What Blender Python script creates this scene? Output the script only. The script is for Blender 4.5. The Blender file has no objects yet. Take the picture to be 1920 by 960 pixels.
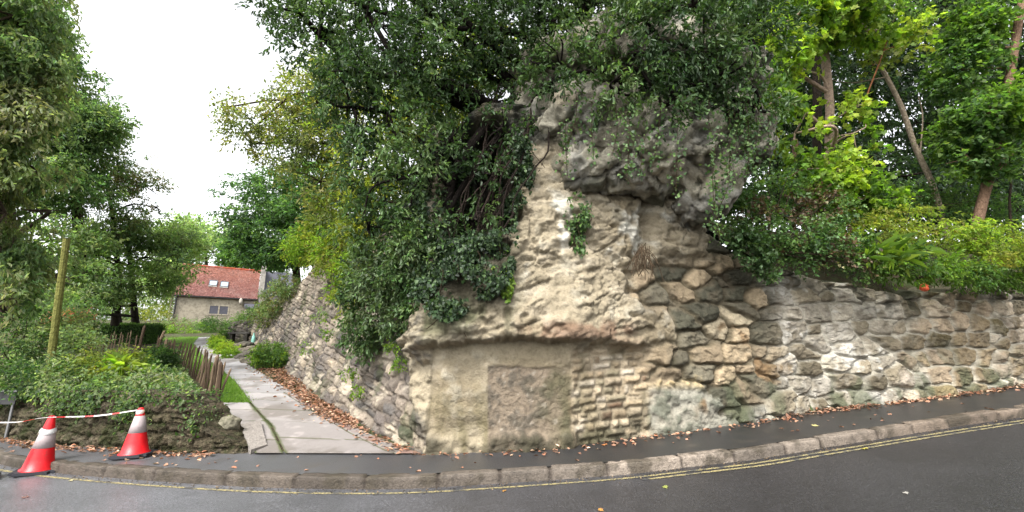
import bpy, bmesh, math, random
import numpy as np
C = bpy.context.scene.collection
S = bpy.context.scene
rad = math.radians

# ------------------------------------------------------------------ camera, light, exposure
F = 805.0; PITCH = rad(11.9); EYE = 1.63          # F: focal length in pixels of the 1920 px wide photograph
cam = bpy.data.objects.new('camera', bpy.data.cameras.new('camera')); C.objects.link(cam)
cam.location = (0, 0, EYE); cam.rotation_euler = (rad(90) + PITCH, 0, 0)
cam.data.sensor_width = 36; cam.data.lens = F / 1920 * 36; cam.data.clip_start = .05; cam.data.clip_end = 5000
S.camera = cam
W = bpy.data.worlds.new('World'); S.world = W; W.use_nodes = True
nt = W.node_tree; nt.nodes.clear()
wo = nt.nodes.new('ShaderNodeOutputWorld'); bg = nt.nodes.new('ShaderNodeBackground')
sky = nt.nodes.new('ShaderNodeTexSky'); sky.sky_type = 'NISHITA'; sky.sun_disc = False
SUN_EL, SUN_AZ = rad(52), rad(205)               # azimuth clockwise from +Y: behind the camera, a little left
sky.sun_elevation = SUN_EL; sky.sun_rotation = SUN_AZ
sky.air_density = 1.0; sky.dust_density = 4.0; sky.ozone_density = 1.0
hs = nt.nodes.new('ShaderNodeHueSaturation'); hs.inputs['Saturation'].default_value = .12   # cloud cover takes the blue out
nt.links.new(sky.outputs[0], hs.inputs['Color']); nt.links.new(hs.outputs[0], bg.inputs[0])
bg.inputs[1].default_value = .15
nt.links.new(bg.outputs[0], wo.inputs[0])
sl = bpy.data.lights.new('sun', 'SUN'); sl.energy = 1.3; sl.angle = rad(14); sl.color = (1, .96, .9)
so = bpy.data.objects.new('sun', sl); C.objects.link(so)
so.rotation_euler = (rad(90) - SUN_EL, 0, math.pi - SUN_AZ)
S.view_settings.view_transform = 'Standard'; S.view_settings.look = 'None'
S.view_settings.exposure = 1.95; S.view_settings.gamma = 1; S.view_settings.use_curve_mapping = False
S.render.engine = 'CYCLES'
S.cycles.max_bounces = 6; S.cycles.diffuse_bounces = 4; S.cycles.glossy_bounces = 2; S.cycles.transmission_bounces = 4
S.cycles.use_denoising = True
S.cycles.caustics_reflective = False; S.cycles.caustics_refractive = False

# ------------------------------------------------------------------ numbers: rays, noise, ground heights
rng = np.random.default_rng(7)
FW = np.array([0, math.cos(PITCH), math.sin(PITCH)]); UP = np.array([0, -math.sin(PITCH), math.cos(PITCH)])
O3 = np.array([0, 0, EYE])
def at(px, py, d): return O3 + d * (np.array([(px - 960) / F, 0, 0]) + UP * ((480 - py) / F) + FW)
def proj(P):
    q = P - O3; d = q @ FW
    return 960 + F * q[..., 0] / d, 480 - F * (q @ UP) / d
def sst(a, b, x):
    t = np.clip((np.asarray(x, float) - a) / (b - a), 0, 1); return t * t * (3 - 2 * t)
def lerp(a, b, t): return a + (b - a) * t
_p = np.random.default_rng(3).permutation(256); _p = np.concatenate([_p, _p, _p])
_g = np.random.default_rng(4).normal(size=(256, 3)); _g /= np.linalg.norm(_g, axis=1)[:, None]
def perlin(P):
    i = np.floor(P).astype(int); f = P - i; i &= 255
    u = f * f * f * (f * (f * 6 - 15) + 10); r = 0
    for a in (0, 1):
        for b in (0, 1):
            for c in (0, 1):
                h = _p[_p[_p[i[:, 0] + a] + i[:, 1] + b] + i[:, 2] + c] & 255
                g = _g[h]
                d = g[:, 0] * (f[:, 0] - a) + g[:, 1] * (f[:, 1] - b) + g[:, 2] * (f[:, 2] - c)
                w = (u[:, 0] if a else 1 - u[:, 0]) * (u[:, 1] if b else 1 - u[:, 1]) * (u[:, 2] if c else 1 - u[:, 2])
                r = r + w * d
    return r * 1.5
def fbm(P, freq, octs=4, gain=.5):
    r = 0; a = 1
    for k in range(octs):
        r = r + a * perlin(P * freq + 17.3 * k); freq *= 2.03; a *= gain
    return r
def ridge(P, freq, octs=3):
    r = 0; a = 1
    for k in range(octs):
        r = r + a * (1 - 2 * np.abs(perlin(P * freq + 31.7 * k))); freq *= 2.1; a *= .5
    return r / 1.75
def worley(P, seed=0):
    """nearest and second-nearest jittered cell point, and a random number of the nearest cell"""
    i0 = np.floor(P).astype(int); f1 = np.full(len(P), 9.); f2 = np.full(len(P), 9.); rid = np.zeros(len(P))
    for a in (-1, 0, 1):
        for b in (-1, 0, 1):
            for c in (-1, 0, 1):
                i = i0 + [a, b, c]; j = i & 255; h = _p[_p[_p[j[:, 0]] + j[:, 1]] + j[:, 2] + seed] & 255
                q = i + .5 + .6 * _g[h]; d = ((P - q) ** 2).sum(1) ** .5; m = d < f1
                f2 = np.where(m, f1, np.minimum(f2, d)); rid = np.where(m, h / 255., rid); f1 = np.where(m, d, f1)
    return f1, f2, rid
def zr(x, y=0):
    x = np.asarray(x, float); return .012 * x + .053 * np.log1p(np.exp(1.2 * np.clip(x, -30, 30))) / 1.2 - .03
def zp(x, y=0): return zr(x) + .13
def slope(x, y):
    y = np.asarray(y, float)
    return zp(np.clip(x, -10, 30)) + .13 * np.clip(y - 6.9, 0, 15) + .10 * np.clip(y - 21.9, 0, 25)
def hit(px, py, zf):
    d = at(px, py, 1.0) - O3; t = np.arange(2, 90, .02)
    P = O3 + t[:, None] * d; b = P[:, 2] - zf(P[:, 0], P[:, 1]); i = int(np.argmax(b < 0))
    if b[i] >= 0: i = -1
    P = P[i].copy(); P[2] = zf(P[0], P[1]); return P
def hits(L, zf): return np.array([hit(a, b, zf) for a, b in L])
# outlines on the ground
KERB = hits([(0,855),(100,868),(250,880),(450,892),(600,896),(760,896),(860,891),(950,885),(1030,880),(1170,870),(1290,856),(1400,845),(1500,828),(1620,810),(1750,790),(1920,766)], zp)
FRONT = hits([(800,850),(900,848),(1000,843),(1080,838),(1150,828),(1250,815),(1350,800),(1450,785),(1550,768),(1650,757),(1750,745),(1850,732),(1920,722)], zp)
BEDW = hits([(0,822),(100,835),(250,845),(400,852),(480,852)], zp)
LEFT = hits([(478,645),(505,668),(530,690),(560,718),(600,750),(650,785),(700,812),(740,830),(775,845)], slope)
PATHL = hits([(535,853),(510,800),(470,757),(440,716),(408,690),(380,668),(362,645),(372,633)], slope)
PATHR = hits([(795,853),(690,815),(625,780),(573,750),(540,730),(500,706),(440,668),(400,648),(397,632)], slope)
kx = np.concatenate([[-40, -20, -12], KERB[:, 0], [12, 20, 40]]); ky = np.concatenate([[30, 15, 9.6], KERB[:, 1], [9.0, 12.6, 22]])
def ykerb(x): return np.interp(x, kx, ky)
ix = np.concatenate([[-40, -20, -13], BEDW[:, 0], FRONT[:, 0], [13, 20, 40]]); iy = np.concatenate([[32, 16.6, 11.2], BEDW[:, 1], FRONT[:, 1], [10.5, 14.2, 24]])
def yinner(x): return np.interp(x, ix, iy)
_o = np.argsort(PATHL[:, 1])
def xleft(y): return np.interp(y, PATHL[_o, 1], PATHL[_o, 0])
def zg(x, y):                                     # garden ground, with the raised bed left of the fence
    x = np.asarray(x, float); y = np.asarray(y, float)
    d = xleft(y) - x
    k = sst(.75, 1.7, d) * np.exp(-np.clip(y - 8.0, 0, 60) / 6.0) * sst(0, .35, y - yinner(x))
    return slope(x, y) + .72 * k

# ------------------------------------------------------------------ mesh and object helpers
def mesh_np(name, V, faces, cols=None, smooth=False):
    """faces: list of (m,k) int arrays"""
    me = bpy.data.meshes.new(name); V = np.asarray(V, np.float32)
    faces = [np.asarray(f, np.int32) for f in faces if len(f)]
    nl = sum(f.size for f in faces); npoly = sum(len(f) for f in faces)
    me.vertices.add(len(V)); me.vertices.foreach_set('co', V.ravel())
    me.loops.add(nl); me.loops.foreach_set('vertex_index', np.concatenate([f.ravel() for f in faces]))
    tot = np.concatenate([np.full(len(f), f.shape[1], np.int32) for f in faces])
    me.polygons.add(npoly); me.polygons.foreach_set('loop_start', np.concatenate([[0], np.cumsum(tot)[:-1]]).astype(np.int32))
    me.polygons.foreach_set('use_smooth', np.full(npoly, smooth))
    me.update(calc_edges=True); me.validate()
    if cols is not None:
        c = np.ones((len(V), 4), np.float32); c[:, :3] = np.clip(cols, 0, 1)
        me.color_attributes.new('Col', 'FLOAT_COLOR', 'POINT').data.foreach_set('color', c.ravel())
    return me
def link(name, me, mat, parent=None):
    o = bpy.data.objects.new(name, me); C.objects.link(o)
    if mat: me.materials.append(mat)
    if parent: o.parent = parent
    return o
def tag(o, label, cat, group=None):
    o['label'] = label; o['category'] = cat
    if group: o['group'] = group
    return o
def kind(o, k): o['kind'] = k; return o
def thing(name, label, cat, loc=(0, 0, 0), group=None):
    o = bpy.data.objects.new(name, None); C.objects.link(o); o.location = loc; o.empty_display_size = .2
    return tag(o, label, cat, group)
def grid_faces(nu, nv):
    a = (np.arange(nu - 1)[:, None] * nv + np.arange(nv - 1)[None]).ravel()
    return np.stack([a, a + nv, a + nv + 1, a + 1], 1)
class Acc:
    def __init__(s): s.V = []; s.F = {}; s.C = []; s.n = 0
    def add(s, V, F, col=(1, 1, 1)):
        V = np.asarray(V, float); F = np.asarray(F); s.V.append(V); s.F.setdefault(F.shape[1], []).append(F + s.n)
        c = np.asarray(col, float); s.C.append(np.broadcast_to(c, (len(V), 3)) if c.ndim == 1 else c); s.n += len(V)
    def box(s, o, a, b, c, col=(1, 1, 1)):        # corner o, edge vectors a, b, c
        o, a, b, c = map(lambda q: np.asarray(q, float), (o, a, b, c))
        V = [o, o + a, o + a + b, o + b, o + c, o + a + c, o + a + b + c, o + b + c]
        s.add(V, [[0, 3, 2, 1], [4, 5, 6, 7], [0, 1, 5, 4], [1, 2, 6, 5], [2, 3, 7, 6], [3, 0, 4, 7]], col)
    def tube(s, P, R, n=8, col=(1, 1, 1), rough=0):
        P = np.asarray(P, float); R = np.broadcast_to(np.asarray(R, float), (len(P),))
        T = np.gradient(P, axis=0); T /= np.linalg.norm(T, axis=1)[:, None] + 1e-9
        ref = np.array([0, 0, 1.]) if abs(T[len(T) // 2, 2]) < .8 else np.array([1., 0, 0])
        A = np.cross(T, ref); A /= np.linalg.norm(A, axis=1)[:, None] + 1e-9; B = np.cross(T, A)
        th = np.arange(n) / n * 2 * math.pi
        V = P[:, None] + R[:, None, None] * (np.cos(th)[None, :, None] * A[:, None] + np.sin(th)[None, :, None] * B[:, None])
        if rough: V = V + rng.normal(size=V.shape) * (R[:, None, None] * rough)
        i = np.arange(len(P) - 1)[:, None] * n; j = np.arange(n)[None]; k = (j + 1) % n
        s.add(V.reshape(-1, 3), np.stack([(i + j).ravel(), (i + k).ravel(), (i + n + k).ravel(), (i + n + j).ravel()], 1), col)
        for e in (0, len(P) - 1):
            s.add(V[e], [list(range(n))] if e else [list(range(n))[::-1]], col)
    def build(s, name, mat, parent=None, smooth=False, cols=False):
        me = mesh_np(name, np.concatenate(s.V), [np.concatenate(f) for f in s.F.values()], np.concatenate(s.C) if cols else None, smooth)
        return link(name, me, mat, parent)
def curve(P, n=16):                               # Catmull-Rom through points
    P = np.asarray(P, float)
    if len(P) < 3: return np.linspace(P[0], P[-1], n)
    Q = np.concatenate([[2 * P[0] - P[1]], P, [2 * P[-1] - P[-2]]]); out = []
    m = max(2, n // (len(P) - 1))
    for k in range(len(P) - 1):
        a, b, c, d = Q[k:k + 4]; t = np.linspace(0, 1, m, endpoint=False)[:, None]
        out.append(.5 * (2 * b + (c - a) * t + (2 * a - 5 * b + 4 * c - d) * t ** 2 + (3 * b - a - 3 * c + d) * t ** 3))
    return np.concatenate(out + [P[-1:]])

# ------------------------------------------------------------------ materials
def mat(name, color=None, rough=.8, spec=.3, attr=False, trans=0, noise=None, bump=None, metallic=0, coat=0):
    """attr: base colour from the mesh's 'Col'; noise: list of (scale, amount, colour) mixed over the base; bump: list of (scale, strength, distance)"""
    m = bpy.data.materials.new(name); m.use_nodes = True; t = m.node_tree; N = t.nodes; b = N['Principled BSDF']; L = t.links
    b.inputs['Roughness'].default_value = rough; b.inputs['Specular IOR Level'].default_value = spec; b.inputs['Metallic'].default_value = metallic
    if coat: b.inputs['Coat Weight'].default_value = coat
    tc = N.new('ShaderNodeTexCoord')
    if attr:
        a = N.new('ShaderNodeAttribute'); a.attribute_name = 'Col'; src = a.outputs['Color']
    else:
        r = N.new('ShaderNodeRGB'); r.outputs[0].default_value = (*color, 1); src = r.outputs[0]
    for sc, amt, col, lo, hi in (noise or []):
        n = N.new('ShaderNodeTexNoise'); n.inputs['Scale'].default_value = sc; n.inputs['Detail'].default_value = 6; n.inputs['Roughness'].default_value = .65
        L.new(tc.outputs['Object'], n.inputs['Vector'])
        mr = N.new('ShaderNodeMapRange'); mr.inputs[1].default_value = lo; mr.inputs[2].default_value = hi; mr.inputs[3].default_value = 0; mr.inputs[4].default_value = amt
        L.new(n.outputs['Fac'], mr.inputs[0])
        x = N.new('ShaderNodeMix'); x.data_type = 'RGBA'
        L.new(mr.outputs[0], x.inputs[0]); L.new(src, x.inputs[6])
        if isinstance(col, (int, float)):
            x.blend_type = 'MULTIPLY'; x.inputs[7].default_value = (col, col, col, 1)
        else: x.inputs[7].default_value = (*col, 1)
        src = x.outputs[2]
    L.new(src, b.inputs['Base Color'])
    prev = None
    for sc, st, ds in (bump or []):
        n = N.new('ShaderNodeTexNoise'); n.inputs['Scale'].default_value = sc; n.inputs['Detail'].default_value = 5; n.inputs['Roughness'].default_value = .6
        L.new(tc.outputs['Object'], n.inputs['Vector'])
        bp = N.new('ShaderNodeBump'); bp.inputs['Strength'].default_value = st; bp.inputs['Distance'].default_value = ds
        L.new(n.outputs['Fac'], bp.inputs['Height'])
        if prev: L.new(prev.outputs[0], bp.inputs['Normal'])
        prev = bp
    if prev: L.new(prev.outputs[0], b.inputs['Normal'])
    if trans:
        tr = N.new('ShaderNodeBsdfTranslucent'); g = N.new('ShaderNodeMix'); g.data_type = 'RGBA'; g.blend_type = 'MULTIPLY'; g.inputs[0].default_value = 1
        L.new(src, g.inputs[6]); g.inputs[7].default_value = (1.5, 1.6, .7, 1); g.clamp_result = True
        L.new(g.outputs[2], tr.inputs[0])
        mx = N.new('ShaderNodeMixShader'); mx.inputs[0].default_value = trans
        L.new(b.outputs[0], mx.inputs[1]); L.new(tr.outputs[0], mx.inputs[2]); L.new(mx.outputs[0], N['Material Output'].inputs[0])
    return m
M = dict(
    stone=mat('weathered_stone', attr=True, rough=.88, spec=.2, noise=[(24, .5, .5, .48, .66), (7, .5, .6, .5, .66), (12, .35, 1.35, .52, .66)], bump=[(30, .6, .03), (12, .6, .05)]),
    earthwall=mat('mossy_rubble', attr=True, rough=.95, spec=.1, noise=[(22, .85, .35, .45, .62), (9, .6, (.03, .045, .015), .5, .65), (20, .5, (.10, .085, .06), .56, .68)], bump=[(40, 1, .05), (14, 1, .08)]),
    asphalt=mat('wet_road_asphalt', attr=True, rough=.36, spec=.5, noise=[(.7, .5, .62, .45, .62), (3.5, .35, .6, .5, .66), (42, .8, 2.0, .50, .64), (60, .85, .3, .50, .62)], bump=[(60, .5, .014)]),
    pave=mat('damp_pavement_asphalt', attr=True, rough=.36, spec=.45, noise=[(1.5, .5, .6, .45, .65), (80, .6, (.06, .06, .06), .54, .68), (3, .45, (.06, .052, .042), .52, .68)], bump=[(110, .4, .010)]),
    kerb=mat('kerb_sandstone', attr=True, rough=.7, spec=.3, noise=[(16, .8, .45, .48, .66), (60, .6, .5, .5, .66)], bump=[(40, .8, .02)]),
    concrete=mat('path_concrete', attr=True, rough=.85, spec=.25, noise=[(12, .35, .7, .5, .72), (70, .4, .65, .5, .75)], bump=[(90, .4, .005)]),
    line=mat('worn_yellow_paint', (.24, .20, .09), rough=.7, noise=[(5, 1, (.04, .04, .04), .49, .60), (40, .95, (.05, .05, .045), .47, .58)]),
    soil=mat('garden_soil', (.045, .036, .024), rough=1, spec=.1, noise=[(3, .8, (.05, .075, .025), .45, .6), (25, .6, (.1, .065, .035), .55, .7)], bump=[(14, 1, .05)]),
    woodfloor=mat('woodland_litter', (.028, .022, .014), rough=1, spec=.1, noise=[(4, .7, (.03, .05, .015), .45, .6), (30, .6, (.09, .05, .022), .55, .7)], bump=[(14, 1, .06)]),
    turf=mat('lawn_turf', (.085, .15, .025), rough=1, spec=.1, noise=[(2, .6, (.08, .13, .022), .45, .65), (60, .6, (.05, .11, .02), .5, .7)], bump=[(120, 1, .02)]),
    bark=mat('bark', attr=True, rough=.95, spec=.1, noise=[(18, .8, .4, .45, .7)], bump=[(30, 1, .03)]),
    leaf=mat('matt_leaf', attr=True, rough=.55, spec=.3, trans=.58),
    gloss=mat('glossy_evergreen_leaf', attr=True, rough=.5, spec=.3, trans=.3),
    litter=mat('dry_leaf', attr=True, rough=.8, spec=.2, trans=.1),
    wood=mat('weathered_wood', attr=True, rough=.9, spec=.15, noise=[(25, .7, .45, .5, .7)], bump=[(45, .6, .01)]),
    red=mat('cone_red_plastic', (.5, .005, .010), rough=.42, spec=.4, noise=[(9, .35, (.25, .02, .015), .5, .7), (35, .5, (.16, .05, .04), .58, .7)]),
    sleeve=mat('dirty_reflective_sleeve', (.30, .25, .25), rough=.5, spec=.4, noise=[(14, .5, (.2, .16, .15), .5, .7)]),
    rubber=mat('black_rubber', (.018, .019, .024), rough=.6, spec=.35),
    attrp=mat('printed_plastic', attr=True, rough=.4, spec=.4, trans=.2),
    metal=mat('galvanised_metal', (.2, .2, .2), rough=.45, metallic=.6),
    dark=mat('dark_paint', (.03, .03, .03), rough=.5),
    attrs=mat('masonry', attr=True, rough=.9, spec=.2, noise=[(1.6, .7, .6, .48, .62), (5, .7, .55, .48, .62)]),
    tile=mat('clay_roof_tile', attr=True, rough=.85, spec=.2, noise=[(1.6, .6, (.24, .15, .13), .5, .64), (9, .4, (.09, .05, .045), .52, .66), (6, .6, .55, .5, .7)]),
    slate=mat('slate', (.06, .06, .075), rough=.6, noise=[(5, .6, .6, .45, .7)]),
    glass=mat('window_glass', (.25, .32, .38), rough=.08, spec=.8),
    white=mat('off_white_paint', (.42, .42, .41), rough=.6),
    teal=mat('pale_teal_glaze', (.2, .42, .36), rough=.4),
    berry=mat('orange_red_skin', (.62, .1, .04), rough=.5),
)
def srgb(*c):
    c = np.asarray(c, float) / 255; return np.where(c < .04045, c / 12.92, ((c + .055) / 1.055) ** 2.4) * .52      # surface albedo under the picture's exposure

# ------------------------------------------------------------------ ground, road, pavement, kerb, path, lawn
def span(a, b, st): return np.arange(a, b + 1e-6, st)
xs = np.concatenate([[-1500, -500, -200, -110], span(-70, -16, 1.5), span(-15, 0, .2), span(1, 40, 1.5), [60, 110, 200, 500, 1500]])
ys = np.concatenate([[-1500, -500, -150, -60, -25], span(-10, 5, 3), span(6, 16, .2), span(17, 80, 1.5), [110, 200, 500, 1500]])
X, Y = np.meshgrid(xs, ys, indexing='ij'); x, y = X.ravel(), Y.ravel()
z = np.where(y < yinner(x) + .1, zr(np.clip(x, -40, 40)) - .25, zg(np.clip(x, -60, 60), y) - .015)
P = np.stack([x, y, z], 1)
P[:, 2] += np.where((y > yinner(x) + .2) & (x < -2), .05 * fbm(P, 1.3, 3), 0) * np.where(xleft(y) - x > .9, 1, 0)
kind(link('ground', mesh_np('ground', P, [grid_faces(len(xs), len(ys))], smooth=True), M['soil']), 'structure')

xs = span(-40, 40, .25); X, T = np.meshgrid(xs, np.linspace(0, 1, 30) ** .6, indexing='ij')
yk = ykerb(X) + .06; Yr = lerp(-25, yk, T)
P = np.stack([X.ravel(), Yr.ravel(), zr(X.ravel())], 1)
rc = lerp(np.array([.088, .089, .096]), np.array([.021, .021, .023]), sst(-5, 3.5, P[:, 0] + .8 * fbm(P, .5, 3) - .2 * (P[:, 1] - 5))[:, None]) * (1 + .25 * fbm(P, .9, 3))[:, None]  # sky sheen at left and tree shade at right painted into the asphalt colour
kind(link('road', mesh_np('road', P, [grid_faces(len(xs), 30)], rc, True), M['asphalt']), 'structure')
xs = span(-40, 40, .12); X, T = np.meshgrid(xs, np.linspace(0, 1, 12), indexing='ij')
Yp = lerp(ykerb(X) + .12, yinner(X) + .25, T); P = np.stack([X.ravel(), Yp.ravel(), zp(X.ravel())], 1)
P[:, 2] += .006 * fbm(P, 1.5, 2)
rc = lerp(np.array([.075, .075, .08]), np.array([.018, .018, .019]), sst(-4.5, 1.5, P[:, 0] + .8 * fbm(P, .7, 3))[:, None])  # paler left side: wet sheen painted into the pavement colour
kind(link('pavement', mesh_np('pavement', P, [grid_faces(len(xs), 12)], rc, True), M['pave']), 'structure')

def resample(P, st):
    P = np.asarray(P, float); s = np.concatenate([[0], np.cumsum(np.linalg.norm(np.diff(P, axis=0), axis=1))])
    n = int(s[-1] / st) + 1; t = np.linspace(0, s[-1], n)
    return np.stack([np.interp(t, s, P[:, k]) for k in range(P.shape[1])], 1), t
def smooth1(a, k):
    ker = np.hanning(k + 2)[1:-1]; ker /= ker.sum()
    return np.apply_along_axis(lambda v: np.convolve(np.pad(v, k // 2, mode='edge'), ker, 'valid')[:len(v)], 0, a)
def normals2(P):
    T = np.gradient(P[:, :2], axis=0); T /= np.linalg.norm(T, axis=1)[:, None]; return np.stack([T[:, 1], -T[:, 0]], 1)
kc = np.stack([span(-25, 25, .1), ykerb(span(-25, 25, .1))], 1); kc = smooth1(kc, 15)
kc, ku = resample(kc, .025); kn = normals2(kc)
prof = np.array([(0, -.1), (.0, -.03), (.0, .0), (.002, .04), (.003, .08), (.004, .118), (.012, .130), (.035, .132), (.08, .133), (.12, .133), (.16, .132), (.17, .10)])
joints = [0]
while joints[-1] < ku[-1]: joints.append(joints[-1] + rng.uniform(.62, 1.15))
joints = np.array(joints); ci = np.searchsorted(joints, ku) - 1; jd = np.minimum(np.abs(ku - joints[np.clip(ci, 0, None)]), np.abs(ku - joints[np.clip(ci + 1, 0, len(joints) - 1)]))
gap = (1 - sst(.006, .03, jd)) * .022
off = rng.normal(size=len(joints)) * .006; tone = rng.uniform(.55, 1.25, len(joints))
V = np.zeros((len(kc), len(prof), 3))
for j, (a, b) in enumerate(prof):
    inn = a + gap * (1.0 if b > 0 else 0) + off[ci]
    V[:, j, :2] = kc - kn * inn[:, None]; V[:, j, 2] = zr(kc[:, 0]) + b - gap * (b > .1) + off[ci] * .5
P = V.reshape(-1, 3); nz = fbm(P, 5, 4) * .006
P[:, 2] += nz * np.tile((prof[:, 1] > .02), len(kc)); P[:, 1] += nz * .8
xk = P[:, 0]
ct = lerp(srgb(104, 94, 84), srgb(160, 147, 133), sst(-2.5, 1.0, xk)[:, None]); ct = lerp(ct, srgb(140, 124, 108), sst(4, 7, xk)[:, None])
ct = ct * np.repeat(tone[ci], len(prof))[:, None]
nf = fbm(P, 3, 4)
ct = lerp(ct, srgb(80, 72, 58), (sst(-.05, .45, nf) * .8)[:, None])
ct = lerp(ct, srgb(60, 50, 42), (np.repeat(gap / .022, len(prof)) * .8)[:, None])
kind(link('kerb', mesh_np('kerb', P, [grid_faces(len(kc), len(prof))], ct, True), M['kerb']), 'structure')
# double yellow lines beside the kerb
acc = Acc()
for o0, x0, x1 in ((.13, -9, 14), (.24, 1.5, 14)):
    m = (kc[:, 0] > x0) & (kc[:, 0] < x1); q = kc[m][::6]; n = kn[m][::6]
    V = np.zeros((len(q), 2, 3))
    for j in (0, 1): V[:, j, :2] = q + n * (o0 + .05 * j)
    V[:, :, 2] = zr(V[:, :, 0]) + .004
    acc.add(V.reshape(-1, 3), grid_faces(len(q), 2))
kind(acc.build('road_markings', M['line']), 'structure')

# garden path of concrete slabs
def path_mesh(LL, RR, nu, nv, name, seed):
    A, _ = resample(LL, .02); B, _ = resample(RR, .02)
    A = A[np.linspace(0, len(A) - 1, nu).astype(int)]; B = B[np.linspace(0, len(B) - 1, nu).astype(int)]
    t = np.linspace(0, 1, nv)
    P = (A[:, None] * (1 - t)[None, :, None] + B[:, None] * t[None, :, None]).reshape(-1, 3)
    r = np.random.default_rng(seed)
    mid = (A + B) / 2; s = np.concatenate([[0], np.cumsum(np.linalg.norm(np.diff(mid, axis=0), axis=1))])
    j = [-.3]
    while j[-1] < s[-1] + 2: j.append(j[-1] + r.uniform(.95, 1.3))
    j = np.array(j); sv = np.repeat(s, nv) + .05 * (fbm(P, 2, 2)); ci = np.searchsorted(j, sv)
    jd = np.minimum(np.abs(sv - j[ci - 1]), np.abs(sv - j[np.clip(ci, 0, len(j) - 1)]))
    tv = np.tile(t, nu); wid = np.repeat(np.linalg.norm(A - B, axis=1), nv)
    side = np.abs(tv - .80) * wid + np.where((sv > 5.5) | (name != 'path'), 9, 0)     # the long joint near the wall
    P[:, 2] = slope(P[:, 0], P[:, 1]) + .022
    jm = 1 - sst(.012, .03, np.minimum(jd, side + .008 * fbm(P, 6, 2)))
    P[:, 2] -= .012 * jm
    P[:, 2] += r.normal(size=len(j))[ci] * .004
    n1 = fbm(P, 1.2, 5); n2 = fbm(P + 9, 4, 4)
    c = lerp(srgb(156, 149, 145), srgb(188, 185, 185), sst(.0, 9, np.repeat(s, nv))[:, None]) * (1 + .12 * r.normal(size=len(j))[ci])[:, None]
    c = lerp(c, srgb(124, 116, 108), (sst(-.1, .5, n1) * .7)[:, None]); c = lerp(c, srgb(196, 186, 182), (sst(.25, .8, n2) * .5)[:, None])
    c = lerp(c, srgb(82, 84, 48), (jm * .9)[:, None])
    edge = np.minimum(tv, 1 - tv) * wid
    c = lerp(c, srgb(80, 90, 40), ((1 - sst(.01, .06 + .05 * n2, edge)) * .85)[:, None])
    red = (name == 'path') * sst(.80, .86, tv) * (1 - sst(5, 6, np.repeat(s, nv)))
    c = lerp(c, srgb(150, 112, 96), (red * .7 * sst(-.5, .4, n2))[:, None])
    return kind(link(name, mesh_np(name, P, [grid_faces(nu, nv)], c, True), M['concrete']), 'structure')
path_mesh(PATHL, PATHR, 520, 80, 'path', 5)
E0 = hits([(478,853),(447,800),(413,757)], slope); E1 = hits([(531,853),(506,802),(466,757)], slope)
path_mesh(E0, E1, 90, 40, 'path_border', 8)
# lawn beside the path
ly = span(E0[-1, 1] + .06, 24, .12); lt = np.linspace(0, 1, 50)
Yl, Tl = np.meshgrid(ly, lt, indexing='ij')
Xl = xleft(Yl) + .02 - Tl * (0.75 + .05 * (Yl - 8.4) + 4.0 * sst(14, 18, Yl))
P = np.stack([Xl.ravel(), Yl.ravel(), slope(Xl.ravel(), Yl.ravel()) + .012], 1); P[:, 2] += .02 * fbm(P, 1, 3)
kind(link('lawn', mesh_np('lawn', P, [grid_faces(len(ly), 50)], smooth=True), M['turf']), 'structure')
n = 26000
i = rng.integers(0, len(P), n); B = P[i] + rng.normal(size=(n, 3)) * [.07, .07, 0]
h = rng.uniform(.025, .06, n); D = rng.normal(size=(n, 3)) * .35 + [0, 0, 1]; D /= np.linalg.norm(D, axis=1)[:, None]
Sd = rng.normal(size=(n, 3)) * [1, 1, 0]; Sd /= np.linalg.norm(Sd, axis=1)[:, None]
V = np.stack([B - Sd * .006, B + Sd * .006, B + D * h[:, None]], 1).reshape(-1, 3)
gc = lerp(np.array([.07, .15, .02]), np.array([.16, .27, .04]), rng.random((n, 1))); 
kind(link('grass', mesh_np('grass', V, [np.arange(3 * n).reshape(-1, 3)], np.repeat(gc, 3, 0)), M['leaf']), 'stuff')

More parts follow.
